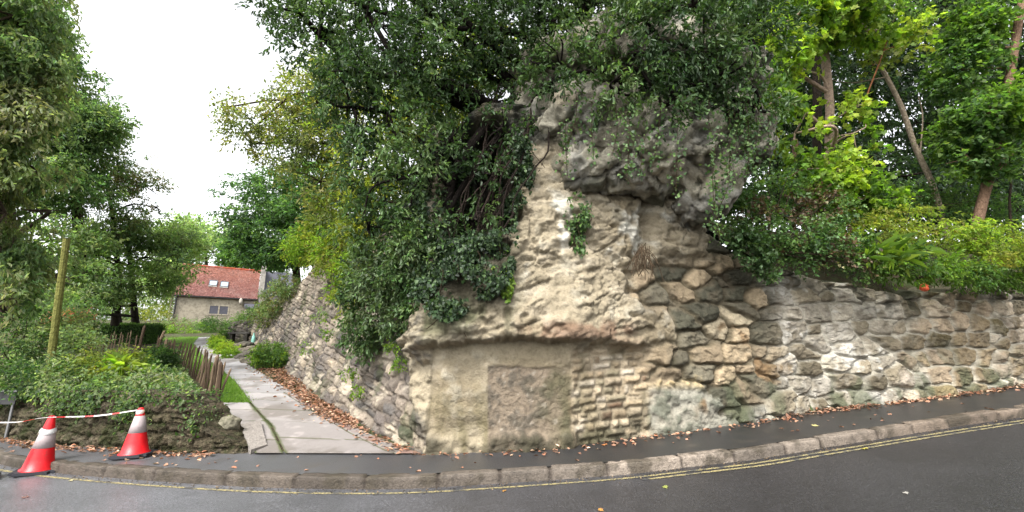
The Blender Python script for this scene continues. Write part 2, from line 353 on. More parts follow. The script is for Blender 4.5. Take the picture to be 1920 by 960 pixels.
# ------------------------------------------------------------------ rock face and masonry: one continuous displaced sheet, cut into its things
def masonry(a, b, P, h, w, seed, split=(.45, .25, .12, .18), warp=(.05, .016), r=.05):
    """irregular coursed stonework: stone number, distance to the joint (m), place inside the stone"""
    R = np.random.default_rng(seed)
    a = a + warp[0] * perlin(P * 3.1) * 1.3 + warp[1] * perlin(P * 8 + 5) + .010 * perlin(P * 19 + 15); b = b + warp[0] * perlin(P * 2.1 + 40) + warp[1] * perlin(P * 6.5 + 70) + .010 * perlin(P * 17 + 7)
    rows = [b.min() - .1]
    while rows[-1] < b.max() + .1: rows.append(rows[-1] + R.uniform(*h))
    rows = np.array(rows); ri = np.searchsorted(rows, b) - 1
    sid = np.zeros(len(a), int); lx = np.zeros(len(a)); ly = np.zeros(len(a)); hx = np.ones(len(a)); hy = np.ones(len(a)); base = 0
    for k in range(len(rows) - 1):
        m = np.where(ri == k)[0]
        if not len(m): continue
        x0 = a.min() - R.uniform(.1, .6); xb = [x0]
        while xb[-1] < a.max() + .1: xb.append(xb[-1] + R.uniform(*w))
        xb = np.array(xb); ci = np.searchsorted(xb, a[m]) - 1; n = len(xb)
        ty = R.choice(4, n, p=split)[ci]; ra = R.uniform(.36, .64, n)[ci]; rb = R.uniform(.35, .65, n)[ci]; rc = R.uniform(.4, .6, n)[ci]
        X0, X1 = xb[ci], xb[ci + 1]; Y0 = np.full(len(m), rows[k]); Y1 = np.full(len(m), rows[k + 1]); sub = np.zeros(len(m), int)
        fx = (a[m] - X0) / (X1 - X0); fy = (b[m] - Y0) / (Y1 - Y0); wx = X1 - X0; wy = Y1 - Y0
        lo = fy < ra
        st = (ty == 1) | (ty == 3)
        nY0 = np.where(st & ~lo, Y0 + ra * wy, Y0); nY1 = np.where(st & lo, Y0 + ra * wy, Y1); sub += (st & ~lo) * 1
        sd = (ty == 2) | ((ty == 3) & ~lo); f = np.where(ty == 2, rb, rc); le = fx < f
        nX1 = np.where(sd & le, X0 + f * wx, X1); nX0 = np.where(sd & ~le, X0 + f * wx, X0); sub += (sd & ~le) * 2
        hx[m] = (nX1 - nX0) / 2; hy[m] = (nY1 - nY0) / 2; lx[m] = (a[m] - (nX0 + nX1) / 2); ly[m] = (b[m] - (nY0 + nY1) / 2)
        sid[m] = base + ci * 4 + sub; base += n * 4
    rr = np.minimum(r, .8 * np.minimum(hx, hy))
    dx = np.abs(lx) - (hx - .008 - rr); dy = np.abs(ly) - (hy - rr)
    sdist = np.sqrt(np.maximum(dx, 0) ** 2 + np.maximum(dy, 0) ** 2) + np.minimum(np.maximum(dx, dy), 0) - rr
    return sid, -sdist, lx / hx, ly / hy
def rubble(a, b, P, sx, sy, seed, pw=4.6, warp=(.03, .022)):
    """random rubble: stones as jittered blocks with broken courses"""
    a = (a + warp[0] * perlin(P * 2.7) + warp[1] * perlin(P * 7 + 5) + .012 * perlin(P * 18 + 15)) / sx; b = (b + warp[0] * perlin(P * 2.2 + 40) + warp[1] * perlin(P * 6.5 + 70) + .010 * perlin(P * 17 + 7)) / sy
    R = np.random.default_rng(seed); na = int(a.max() - a.min()) + 8; nb = int(b.max() - b.min()) + 8; a = a - a.min() + 3; b = b - b.min() + 3
    ja = R.uniform(-.40, .40, (na, nb)); jb = R.uniform(-.30, .30, (na, nb)); wt = np.where(R.random((na, nb)) < .22, R.uniform(.16, .3, (na, nb)), R.uniform(-.12, .08, (na, nb)))
    f1 = np.full(len(a), 9.); f2 = np.full(len(a), 9.); sid = np.zeros(len(a), int); cx = np.zeros(len(a)); cy = np.zeros(len(a))
    for dj in (-1, 0, 1):
        j = np.floor(b).astype(int) + dj
        for di in (-2, -1, 0, 1, 2):
            i = np.floor(a - .5 * (j % 2)).astype(int) + di; ii = i % na; jj = j % nb
            qa = i + .5 + .5 * (j % 2) + ja[ii, jj]; qb = j + .5 + jb[ii, jj]
            d = (np.abs(a - qa) ** pw + np.abs(1.1 * (b - qb)) ** pw) ** (1 / pw) + wt[ii, jj]; m = d < f1
            f2 = np.where(m, f1, np.minimum(f2, d)); sid = np.where(m, ii * nb + jj, sid); cx = np.where(m, a - qa, cx); cy = np.where(m, b - qb, cy); f1 = np.where(m, d, f1)
    return sid, (f2 - f1) * .5 * (sx + sy) / 2, cx * 2, cy * 2
def rand_of(sid, seed): return np.random.default_rng(seed).random(int(sid.max()) + 1)[sid]

base = np.concatenate([[[-15.5, 23.5, 0], [-13.8, 22.3, 0]], LEFT, FRONT, [[13, 10.5, 0], [16, 11.9, 0], [20, 14.2, 0], [26, 17.5, 0]]])
bc = np.array([LEFT[0][0] * 0 + i for i in range(len(base))], float)
Hc = np.array([.8, .9, 1.2, 2.8, 3.9, 4.3, 4.4, 4.4, 4.7, 4.9, 5.1] + [5.2, 5.6, 5.7, 5.8, 5.8, 5.6, 3.5, 2.88, 2.6, 2.28, 2.1, 2.08, 2.06] + [2.06, 2.0, 2, 2])
dense, du = resample(base[:, :2], .01)
cs = np.concatenate([[0], np.cumsum(np.linalg.norm(np.diff(base[:, :2], axis=0), axis=1))])   # control arc lengths
UC = cs[11]; UL = cs[2]
dense = smooth1(dense, 31)
us = np.concatenate([np.arange(0, UL, .1), np.arange(UL, UC - 5, .035), np.arange(UC - 5, cs[24], .021), np.arange(cs[24], cs[-1], .1)])
bp = np.stack([np.interp(us, du, dense[:, k]) for k in (0, 1)], 1)
dn = smooth1(normals2(dense), 45); dn /= np.linalg.norm(dn, axis=1)[:, None]
bn = np.stack([np.interp(us, du, dn[:, k]) for k in (0, 1)], 1); bn /= np.linalg.norm(bn, axis=1)[:, None]
Hu = np.interp(us, cs, Hc) + .07 * np.interp(us, np.arange(0, 60, .4), rng.normal(size=150))
z0 = np.where(us < UC, slope(bp[:, 0], bp[:, 1]), zp(bp[:, 0]))
z0 = np.interp(us, us, smooth1(z0, 15))
NV, NC = 262, 10
fr = np.linspace(0, 1, NV)
U = np.repeat(us, NV + NC); nU = len(us)
vv = np.concatenate([fr[None] * (Hu[:, None] + .2) - .2, np.repeat(Hu[:, None], NC, 1)], 1).ravel()
back = np.tile(np.concatenate([np.zeros(NV), np.linspace(.06, 1.0, NC)]), nU)
batter = np.interp(U, [0, UC - 3.5, UC - .8, UC + .2, UC + 4, cs[-1]], [.22, .27, .16, .0, .05, .07])
bx, by = np.repeat(bp, NV + NC, 0).T; nx_, ny_ = np.repeat(bn, NV + NC, 0).T; zb = np.repeat(z0, NV + NC)
off = -batter * vv - back
P0 = np.stack([bx + nx_ * off, by + ny_ * off, zb + vv + .25 * back], 1)
px, py = proj(P0)
n_big = fbm(P0, .8, 4); n_mid = fbm(P0 + 50, 2.6, 4); n_sm = fbm(P0 + 90, 8, 3)
n_w0 = fbm(P0 + 77, 1.1, 3)
strata = ridge(P0 * [1, 1, 2.6] + [[0, 0, 0]] + .25 * n_mid[:, None], 1.6, 4)
# -- where the rock is natural
jag = 14 * n_mid + 10 * n_sm
bxr = np.interp(py, [300, 420, 488, 496, 570, 592, 640, 656, 860], [1380, 1336, 1330, 1188, 1186, 1250, 1255, 1216, 1214]) + jag
nat = (U > UC) & (px < bxr) & ~((px > 1072 + .4 * jag) & (py > 650 + .3 * jag))
nat |= (U <= UC) & (px > np.interp(py, [500, 560, 640, 720, 780, 850], [705, 745, 762, 772, 782, 796]) + 1.2 * jag)
infill = (U > UC) & (px > 1072 + .4 * jag) & (px < 1216 + jag) & (py > 650 + .3 * jag) & ~nat
plaster = np.clip(sst(0, 18, px - 1206 + jag) * sst(0, 18, 1352 + .08 * (py - 760) * 10 - px + jag) * sst(0, 16, py - 708 + jag), 0, 1) * (U > UC)
leftw = (U <= UC) & ~nat; rightw = (U > UC) & ~nat & ~infill
def mask(m):                                         # soft 0..1 version of a boolean mask, along both grid directions
    g = m.reshape(nU, -1).astype(float)
    for ax in (0, 1):
        for s_ in (1, 2, 1): g = (g + np.roll(g, s_, ax) + np.roll(g, -s_, ax)) / 3
    return g.ravel()
mN = mask(nat); mI = mask(infill)
# -- natural rock relief
lip = np.interp(px, [780, 800, 850, 900, 960, 1040, 1130, 1185, 1216, 1240], [668, 655, 646, 642, 638, 643, 642, 652, 644, 640]) + 5 * n_sm
over = sst(-7, 9, lip - py) * np.interp(px, [770, 800, 840, 1100, 1190, 1230, 1262], [.10, .24, .30, .22, .14, .06, .0])
over *= 1 - .55 * sst(40, 190, lip - py)
belly = np.exp(-((lip - 26 - py) / 22) ** 2) * np.interp(px, [800, 1000, 1225], [.10, .07, .0])
wr1 = ridge(P0 * [1, 1, 1.5] + .2 * n_mid[:, None], 4.2, 3); w1, w2, wr_ = worley(P0 * [2.1, 2.1, 3.1] + .25 * n_mid[:, None]); facet = (wr_ - .5) * .10 - .05 * (1 - sst(.0, .12, w2 - w1)); tt = P0[:, 2] * 3.0 + .25 * P0[:, 0] + .9 * n_big + .35 * n_mid; saw = (tt - np.floor(tt)); ledge = .05 * (saw - sst(.86, 1.0, saw))
w1b, w2b, wrb = worley(P0 * [5, 5, 7.5] + .3 * n_sm[:, None] + 40); facet = facet * .8 + (wrb - .5) * .035 - .012 * (1 - sst(0, .15, w2b - w1b)); facet *= sst(-.35, .25, n_w0 + .1)
dN = over + facet * sst(-10, 30, lip - py) + ledge * sst(-10, 30, lip - py) + belly * (.6 + n_mid) + .13 * n_big + .03 * n_mid + .015 * n_sm + (.03 * strata + .03 * wr1 * sst(-.2, .4, n_w0)) * sst(-10, 40, lip - py)
pits = sst(.3, .75, perlin(P0 * [4.5, 4.5, 8] + 11)) * .07 + sst(.35, .8, perlin(P0 * [9, 9, 15] + 31)) * .035; dN -= pits * sst(0, 30, lip - py)
cr = np.abs(py - np.interp(px, [1000, 1060, 1110, 1180, 1200, 1205], [395, 420, 455, 520, 500, 410]) + 8 * n_mid); dN -= .09 * (1 - sst(3, 15, cr)) * (px > 1040) * (px < 1215)
vx = np.abs(px - np.interp(py, [380, 440, 500, 560], [1215, 1203, 1185, 1182]) + 6 * n_mid); dN -= .16 * (1 - sst(4, 20, vx)) * (py < 560) * (py > 370)
bump = sst(0, 25, px - 1205) * sst(0, 30, 1335 - px) * sst(0, 22, 492 - py); dN += .13 * bump
under = sst(400, 330, py + .12 * (px - 1100)) ; dN -= .10 * under * (U > UC)              # scoop below the overhanging brow
panel = sst(0, 6, px - 912) * sst(0, 6, 1074 - px) * sst(0, 6, py - 684 + .25 * jag) * (U > UC)
foot = sst(806, 826, py + .5 * jag) * (U > UC) * (px < 1075); hollow = (py > lip) & (U > UC) & (px < 1075)
dN = np.where(hollow, .35 * dN + .03 * n_mid, dN)
dN = lerp(dN, -.018 + .012 * n_sm + .018 * perlin(P0 * 20) + .012 * n_mid, panel * .85)
hol = sst(825, 865, px + 15 * n_mid) * sst(975, 930, px + 15 * n_mid) * sst(470, 415, py + 20 * n_mid) * sst(215, 260, py) * (U > UC - .6); dN -= .95 * hol  # recess added in the rock so this part falls into deep shade
dN += foot * (.08 + .08 * n_mid)
dN += np.where(U <= UC, .10 * strata + .06 * n_mid, 0)
# -- masonry relief
aR = U; bR = vv + .45 * (zb - .1)
far = sst(7.2, 9.0, bx)
def stone_relief(sid, ed, lx, ly, seed, depth, jw, pil, tilt):
    r1, r2, r3 = rand_of(sid, seed), rand_of(sid, seed + 1), rand_of(sid, seed + 2)
    p = sst(jw * .35, jw * 1.0 + .035, ed)
    return -depth * (1 - p) + pil * sst(0, .10, ed) + (r1 - .5) * .05 + tilt * ((r2 - .5) * lx + (r3 - .5) * ly), p
sR, eR, lR, mR = rubble(aR, bR, P0, .56, .335, 21)
dR, pR = stone_relief(sR, eR, lR, mR, 31, .058, .020, .02, .04)
dR += .02 * n_mid + .014 * n_sm + .010 * strata + .010 * ridge(P0, 14, 2) + ((wrb - .5) * .035 + (wr_ - .5) * .03) * pR
dR = lerp(dR, .03 + .05 * n_mid + .03 * n_sm, plaster * .9)
dR += .10 * n_big * sst(0, 1.5, U - UC)
bL = vv + .10 * U; lowL = sst(1.7, .9, vv)
sL, eL, lL, mL = masonry(U, bL, P0, (.16, .26), (.22, .5), 22, split=(.55, .18, .15, .12), warp=(.03, .016), r=.02)
dL, pL = stone_relief(sL, eL, lL, mL, 41, .036, .012, .012, .03)
dL += .04 * n_mid * lerp(.5, 1.4, lowL) + .014 * n_sm + .07 * n_big + ((wrb - .5) * .04) * pL
sI, eI, lI, mI2 = masonry(U, vv, P0, (.10, .155), (.14, .36), 23, split=(.8, .05, .1, .05), warp=(.012, .008), r=.015)
dI, pI = stone_relief(sI, eI, lI, mI2, 51, .04, .014, .010, .02); dI += .012 * n_sm - .02
dM = np.where(U <= UC, dL, dR); disp = lerp(dM, dI, mI); disp = lerp(disp, dN, mN)
disp *= np.where(back > 0, .6, 1)
P1 = P0 + np.stack([nx_ * disp, ny_ * disp, .35 * np.abs(disp) * back], 1)
P1[:, 2] += np.where(back > 0, .06 * n_mid, 0)
# -- colours: stone kinds, lime, moss, iron stain, painted shade
def mixc(c, col, k): return lerp(c, srgb(*col), np.clip(k, 0, 1)[:, None])
cN = np.tile(srgb(180, 168, 145), (len(U), 1))
cN = mixc(cN, (152, 138, 114), sst(-.1, .6, n_big) * .8); cN = mixc(cN, (206, 198, 178), sst(.1, .8, n_mid + .4 * n_sm) * .6)
cN = mixc(cN, (128, 116, 88), sst(.15, .7, strata - .2 * n_mid) * .35)
n_w = fbm(P0 + 7, 1.6, 4); n_v = fbm(P0 * [1, 1, .35] + 21, 2.2, 4)
cN = mixc(cN, (226, 222, 208), sst(.25, .6, n_w) * sst(330, 400, py) * sst(560, 470, py) * .9)
cN = mixc(cN, (86, 90, 64), sst(-.05, .45, n_v) * np.interp(px, [800, 860, 930, 990], [.95, .9, .7, 0]) * sst(470, 560, py) * sst(660, 600, py))
cN = mixc(cN, (64, 62, 48), sst(985, 940, px + 20 * n_mid) * sst(600, 540, py + 30 * n_mid) * (U > UC) * .85)  # deep shade behind the ivy painted into the rock colour
cN = mixc(cN, (130, 100, 80), sst(0, 12, lip - py) * sst(52, 26, lip - py) * sst(950, 1010, px) * sst(1225, 1150, px) * sst(-.4, .3, n_mid) * .75)
cN = mixc(cN, (70, 72, 66), sst(-.1, .4, n_w + .2) * sst(360, 300, py) * .9)
cN = mixc(cN, (104, 96, 66), sst(-.25, .35, n_v) * hollow * sst(700, 800, py) * .75)
cN = mixc(cN, (168, 156, 130), hollow * sst(690, 650, py) * .7)
cN = mixc(cN, (136, 122, 106), panel * .85); cN = mixc(cN, (94, 88, 78), panel * sst(.0, .55, n_mid + .5 * n_sm) * .8); cN = mixc(cN, (176, 166, 150), panel * sst(.35, .7, perlin(P0 * 13)) * .8)
cN = mixc(cN, (86, 84, 58), panel * sst(1000, 1060, px + 40 * n_mid) * .7)
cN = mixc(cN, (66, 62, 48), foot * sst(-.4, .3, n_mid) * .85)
cN = mixc(cN, (172, 160, 136), (U <= UC) * .8); cN = mixc(cN, (92, 88, 82), (U <= UC) * sst(.0, .5, n_mid + .5 * n_sm) * .7)
def tones(sid, seed, cols, wts):
    R = np.random.default_rng(seed); n = int(sid.max()) + 1; k = R.choice(len(cols), n, p=np.array(wts) / np.sum(wts))
    return (np.array([srgb(*c) for c in cols])[k] * R.uniform(.66, 1.26, n)[:, None])[sid]
tA = tones(sR, 61, [(172, 154, 126), (150, 134, 110), (112, 106, 90), (86, 84, 70), (190, 176, 148)], [3, 3, 3, 3, 1.5])
tB = tones(sR, 62, [(186, 179, 165), (172, 163, 146), (150, 139, 118), (112, 103, 85), (206, 201, 190)], [3, 4, 3, 1.5, 1.5])
tC = tones(sR, 63, [(170, 152, 128), (188, 172, 150), (140, 124, 98), (120, 108, 78), (200, 188, 174)], [4, 3, 3, 1.5, 1.5])
wB = sst(1400, 1500, px + 60 * n_big); wC = sst(1660, 1760, px + 50 * n_mid)
cR = lerp(lerp(tA, tB, wB[:, None]), tC, wC[:, None])
cR = mixc(cR, (196, 190, 174), (1 - pR) * wB * .75); cR = mixc(cR, (92, 84, 66), (1 - pR) * (1 - wB) * .8)
cR = mixc(cR, (220, 217, 208), sst(.15, .6, n_w + .5 * n_sm) * wB * (1 - .8 * wC) * (.25 + .75 * (rand_of(sR, 93) > .5)) * .6); cR = mixc(cR, (120, 110, 92), sst(.1, .55, fbm(P0 + 44, 3.3, 4)) * .55)
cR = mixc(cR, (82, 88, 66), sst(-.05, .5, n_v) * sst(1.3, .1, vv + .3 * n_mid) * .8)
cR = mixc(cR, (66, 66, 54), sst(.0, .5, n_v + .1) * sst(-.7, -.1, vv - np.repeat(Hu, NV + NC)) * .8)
cR = mixc(cR, (88, 92, 76), sst(1300, 1340, px) * sst(1420, 1370, px) * sst(500, 440, py) * .7)
cR = mixc(cR, (158, 155, 142), plaster * .8); cR = mixc(cR, (106, 108, 94), plaster * sst(-.3, .4, n_mid + .5 * n_sm) * .85); cR = mixc(cR, (70, 72, 60), plaster * sst(790, 815, py + 25 * n_mid) * .7); cR = mixc(cR, (206, 180, 130), sst(735, 712, py) * plaster * .8)
cR = mixc(cR, (146, 112, 74), sst(.45, .7, fbm(P0 + 33, 1.4, 3)) * (1 - wB) * .6)
tL = tones(sL, 64, [(128, 118, 108), (150, 138, 124), (110, 102, 96), (176, 162, 142), (96, 92, 88)], [4, 3, 3, 2, 2])
cL = mixc(tL, (178, 164, 144), sst(1.4, 3.0, vv + .6 * n_mid) * .55); cL = mixc(cL, (112, 102, 92), (1 - pL) * .6)
cL = mixc(cL, (72, 80, 50), sst(.1, .6, n_v) * .6); cL = mixc(cL, (88, 84, 82), sst(.05, .45, n_big) * lowL * .6)
cL = mixc(cL, (206, 194, 172), sst(.25, .6, n_w) * .5)
cI = mixc(tones(sI, 65, [(186, 170, 144), (170, 152, 124), (198, 186, 166), (120, 96, 76), (150, 140, 116)], [4, 4, 2, .7, 2]), (168, 154, 130), (1 - pI) * .7)
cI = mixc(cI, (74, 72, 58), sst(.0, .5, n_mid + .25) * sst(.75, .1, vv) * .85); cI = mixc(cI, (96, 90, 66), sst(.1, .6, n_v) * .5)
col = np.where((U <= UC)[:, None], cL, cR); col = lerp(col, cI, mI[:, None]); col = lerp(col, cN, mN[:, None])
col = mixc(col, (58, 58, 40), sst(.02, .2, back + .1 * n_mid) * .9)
col = col * np.where(nat, 1.2, np.where(rightw, 1.38, np.where(infill, 1.28, 1.25)))[:, None]
FQ = grid_faces(nU, NV + NC); fc = FQ[:, 0]
def cut(name, m, label, cat):
    f = FQ[m[fc]]; u, inv = np.unique(f, return_inverse=True)
    return tag(link(name, mesh_np(name, P1[u], [inv.reshape(-1, 4)], col[u], True), M['stone']), label, cat)
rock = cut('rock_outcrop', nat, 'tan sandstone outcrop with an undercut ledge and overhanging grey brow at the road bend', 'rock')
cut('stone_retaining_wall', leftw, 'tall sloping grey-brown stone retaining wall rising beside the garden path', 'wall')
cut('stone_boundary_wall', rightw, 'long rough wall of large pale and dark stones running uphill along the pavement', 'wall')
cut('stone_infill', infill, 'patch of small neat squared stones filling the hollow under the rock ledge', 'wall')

# -- overhanging brow of the outcrop
def blobs(L, voxel, name):
    bm = bmesh.new()
    for c, r, rot in L:
        from mathutils import Matrix, Euler, Vector
        mt = Matrix.Translation(Vector(c)) @ Euler(rot).to_matrix().to_4x4() @ Matrix.Diagonal((*r, 1))
        bmesh.ops.create_icosphere(bm, subdivisions=4, radius=1, matrix=mt)
    me = bpy.data.meshes.new(name); bm.to_mesh(me); bm.free()
    o = bpy.data.objects.new(name, me); C.objects.link(o)
    md = o.modifiers.new('r', 'REMESH'); md.mode = 'VOXEL'; md.voxel_size = voxel
    dg = bpy.context.evaluated_depsgraph_get(); e = o.evaluated_get(dg).to_mesh()
    V = np.zeros(len(e.vertices) * 3); e.vertices.foreach_get('co', V); V = V.reshape(-1, 3)
    N = np.zeros(len(e.vertices) * 3); e.vertices.foreach_get('normal', N); N = N.reshape(-1, 3)
    F4 = np.array([list(p.vertices) for p in e.polygons]); bpy.data.objects.remove(o)
    return V, N, F4
V, N, F4 = blobs([
    (at(1210, 275, 8.0), (1.7, 1.2, 1.0), (0, .10, 0)), (at(1345, 262, 8.05), (.85, .95, .85), (0, -.75, .1)), (at(1085, 225, 7.9), (.75, .9, .85), (0, 0, 0)),
    (at(1320, 350, 7.75), (.75, .7, .42), (0, -.9, .2)), (at(1120, 330, 7.72), (.9, .75, .38), (0, .1, 0)), (at(1200, 150, 8.3), (2.4, 1.3, .9), (0, 0, 0)), (at(1020, 225, 8.3), (.6, .9, .8), (0, 0, 0))], .04, 'brow')
a0 = fbm(V, .9, 4); a1 = fbm(V + 8, 2.6, 4); a2 = fbm(V + 4, 9, 3)
bed = V @ np.array([-.60, .25, .76]); run = V @ np.array([.76, 0, .60])          # bedding planes dip to the left
Q = np.stack([run * .9, V[:, 1] * .9, bed * 2.0], 1) + .25 * a1[:, None] * [1, 1, .6]
w1, w2, r1 = worley(Q); w1b, w2b, r2 = worley(Q * 2.6 + 30)
tt = bed * 2.7 + .7 * a0 + .3 * a1; saw = tt - np.floor(tt); ledge = saw - sst(.82, 1.0, saw)
V = V + N * (-.04 + .14 * a0 + .03 * a1 + .02 * a2 + .13 * (r1 - .5) + .07 * (r2 - .5) - .05 * (1 - sst(0, .10, w2 - w1)) - .03 * (1 - sst(0, .12, w2b - w1b)) + .13 * ledge)[:, None]
cB = np.tile(srgb(232, 224, 202), (len(V), 1)) * (.8 + .4 * r2)[:, None]; cB = mixc(cB, (130, 124, 106), sst(-.2, .5, a0) * .7); cB = mixc(cB, (196, 193, 184), sst(.0, .5, fbm(V * [1, 1, 1] + 30, 2.2, 5) + .2 * a2) * .75)
cB = mixc(cB, (80, 84, 60), sst(.05, .5, a1 - .05) * .7); cB = mixc(cB, (138, 124, 98), sst(.15, .5, fbm(V + 60, 1.2, 3)) * .5); cB = mixc(cB, (52, 50, 44), (1 - sst(0, .08, w2 - w1)) * .6)
link('overhang', mesh_np('overhang', V, [F4], cB, True), M['stone'], rock)

# ------------------------------------------------------------------ low bed wall at the left
bb = np.concatenate([[[-13.5, 11.4, 0], [-11, 9.5, 0]], BEDW[:-1], [[-4.15, 6.95, 0], [-3.78, 7.05, 0]]]); bs, bu = resample(bb[:, :2], .025); bs = smooth1(bs, 21); bnn = normals2(bs)
Hb = np.interp(bs[:, 0], [-12, -6, -5.4, -5.0, -4.7, -4.4, -3.9], [.86, .86, .80, .54, .30, .18, .05]); NVb = 50
fr = np.linspace(0, 1, NVb); fb = np.linspace(.05, .6, 8)
v = np.concatenate([fr[None] * (Hb[:, None] + .1) - .1, np.repeat(Hb[:, None], 8, 1)], 1); bk = np.concatenate([np.zeros(NVb), fb])[None]
B3 = np.repeat(bs, NVb + 8, 0); n3 = np.repeat(bnn, NVb + 8, 0); bkv = np.repeat(bk, len(bs), 0).ravel()
v = v.ravel(); o_ = -.16 * v - bkv
P = np.stack([B3[:, 0] + n3[:, 0] * o_, B3[:, 1] + n3[:, 1] * o_, zp(B3[:, 0]) + v], 1)
sid, ed, lx, ly = masonry(np.repeat(bu, NVb + 8), v, P, (.10, .22), (.16, .5), 24, warp=(.06, .02), r=.04)
d_, p_ = stone_relief(sid, ed, lx, ly, 71, .018, .012, .008, .02); a1 = fbm(P, 2.4, 4); a2 = fbm(P + 9, 7, 4); w1, w2, r1 = worley(P * 8 + .3 * a2[:, None]); d_ = d_ + (r1 - .5) * .045 - .02 * (1 - sst(0, .15, w2 - w1))
d_ = d_ + .035 * a1 + .025 * a2
P[:, 0] += n3[:, 0] * d_; P[:, 1] += n3[:, 1] * d_; P[:, 2] += np.where(bkv > 0, .05 * a1, 0)
cb = tones(sid, 72, [(136, 124, 102), (120, 110, 88), (152, 140, 118), (108, 98, 80)], [3, 3, 1.5, 2]); cb = mixc(cb, (62, 56, 42), (1 - p_) * .8)
cb = mixc(cb, (66, 74, 40), sst(-.05, .45, fbm(P + 20, 1.6, 4)) * .7); cb = mixc(cb, (140, 130, 112), sst(.35, .7, a2) * .5)
tag(link('garden_wall', mesh_np('garden_wall', P, [grid_faces(len(bs), NVb + 8)], cb, True), M['earthwall']), 'low mossy dark rubble wall holding up the garden bed behind the traffic cones', 'wall')

BEDP, BEDV, BEDN = P.copy(), v.copy(), n3.copy(); BEDTOP = np.repeat(Hb, NVb + 8)
# ------------------------------------------------------------------ hillside behind the walls
gx = span(-24, 34, .3); gy = span(6.5, 45, .3); X, Y = np.meshgrid(gx, gy, indexing='ij'); Q = np.stack([X.ravel(), Y.ravel()], 1)
cp = bp[::8]; cn = bn[::8]; ctop = (z0 + Hu)[::8]; cbat = np.interp(us[::8], [0, UC - 3.5, UC - .8, UC + .2], [.22, .27, .16, .05]) * Hu[::8]
best = np.full(len(Q), 1e9); bi = np.zeros(len(Q), int)
for k in range(0, len(cp)):
    d = (Q[:, 0] - cp[k, 0]) ** 2 + (Q[:, 1] - cp[k, 1]) ** 2; m = d < best; best[m] = d[m]; bi[m] = k
ins = -((Q - cp[bi]) * cn[bi]).sum(1); dist = np.sqrt(best)
top_s = smooth1(ctop, 41)[bi]; dd = np.clip(dist - cbat[bi] - .3, 0, None)
steep = sst(2.2, 4.2, cp[bi][:, 0])
hz = top_s - .10 + lerp(.35 * np.minimum(dd, 6) + .10 * np.clip(dd - 6, 0, 30), .85 * np.minimum(dd, 2.4) + .28 * np.clip(dd - 2.4, 0, 30), steep)
Pb = np.stack([Q[:, 0], Q[:, 1], hz], 1); Pb[:, 2] += .15 * fbm(Pb, .6, 3)
ok = (ins > 0) & (dist > cbat[bi] + .05) & (bi > 6) & ~((Q[:, 1] > 26) & (Q[:, 0] < -9))
FQ = grid_faces(len(gx), len(gy)); FQ = FQ[ok[FQ].all(1)]; u, inv = np.unique(FQ, return_inverse=True)
kind(link('hillside', mesh_np('hillside', Pb[u], [inv.reshape(-1, 4)], smooth=True), M['woodfloor']), 'structure')
_hz = Pb[:, 2].reshape(len(gx), len(gy)); _hok = ok.reshape(len(gx), len(gy))
def hill_z(x, y):
    i = int(np.clip(round((x - gx[0]) / .3), 0, len(gx) - 1)); j = int(np.clip(round((y - gy[0]) / .3), 0, len(gy) - 1)); return _hz[i, j]

# ------------------------------------------------------------------ vegetation
LEAFS = {   # outline points (along, across, fold) and faces
    'oval': (np.array([(0, 0, 0), (.45, .5, .12), (1, 0, -.1), (.45, -.5, .12)]), [[0, 1, 2, 3]]),
    'long': (np.array([(0, 0, 0), (.3, .5, .1), (.7, .42, .05), (1, 0, -.15), (.7, -.42, .05), (.3, -.5, .1)]), [[0, 1, 2, 3], [0, 3, 4, 5]]),
    'palm': (np.array([(0, 0, 0), (.15, .42, .06), (.42, .28, 0), (.62, .52, .04), (.68, .2, 0), (1, 0, -.1), (.68, -.2, 0), (.62, -.52, .04), (.42, -.28, 0), (.15, -.42, .06)]), [[0, 1, 2, 9], [9, 2, 3, 8], [8, 3, 4, 7], [7, 4, 5, 6]]),
    'ivy': (np.array([(0, 0, 0), (.1, .5, .05), (.45, .4, 0), (1, 0, -.1), (.45, -.4, 0), (.1, -.5, .05)]), [[0, 1, 2, 3], [0, 3, 4, 5]]),
}
LEAFS['palm'] = (LEAFS['palm'][0], [[0, 1, 2, 9], [9, 2, 4, 8], [2, 3, 4, 4], [4, 5, 6, 8], [8, 6, 7, 7]])
def unit(v): return v / (np.linalg.norm(v, axis=-1, keepdims=True) + 1e-9)
def leaf_mesh(name, B, D, N, L, wr, cols, shape):
    T, Fs = LEAFS[shape]; D = unit(D); N = unit(N - (N * D).sum(1)[:, None] * D); Sd = np.cross(D, N)
    L = L[:, None, None]
    V = B[:, None] + L * (T[None, :, 0, None] * D[:, None] + wr * T[None, :, 1, None] * Sd[:, None] + T[None, :, 2, None] * N[:, None])
    n, k = len(B), len(T); F = []
    for f in Fs:
        f = np.array(f); f = f[:3] if f[2] == f[-1] and len(f) == 4 else f
        F.append(np.arange(n)[:, None] * k + f[None])
    F4 = [f for f in F if f.shape[1] == 4]; F3 = [f for f in F if f.shape[1] == 3]
    return mesh_np(name, V.reshape(-1, 3), ([np.concatenate(F4)] if F4 else []) + ([np.concatenate(F3)] if F3 else []), np.repeat(cols, k, 0))
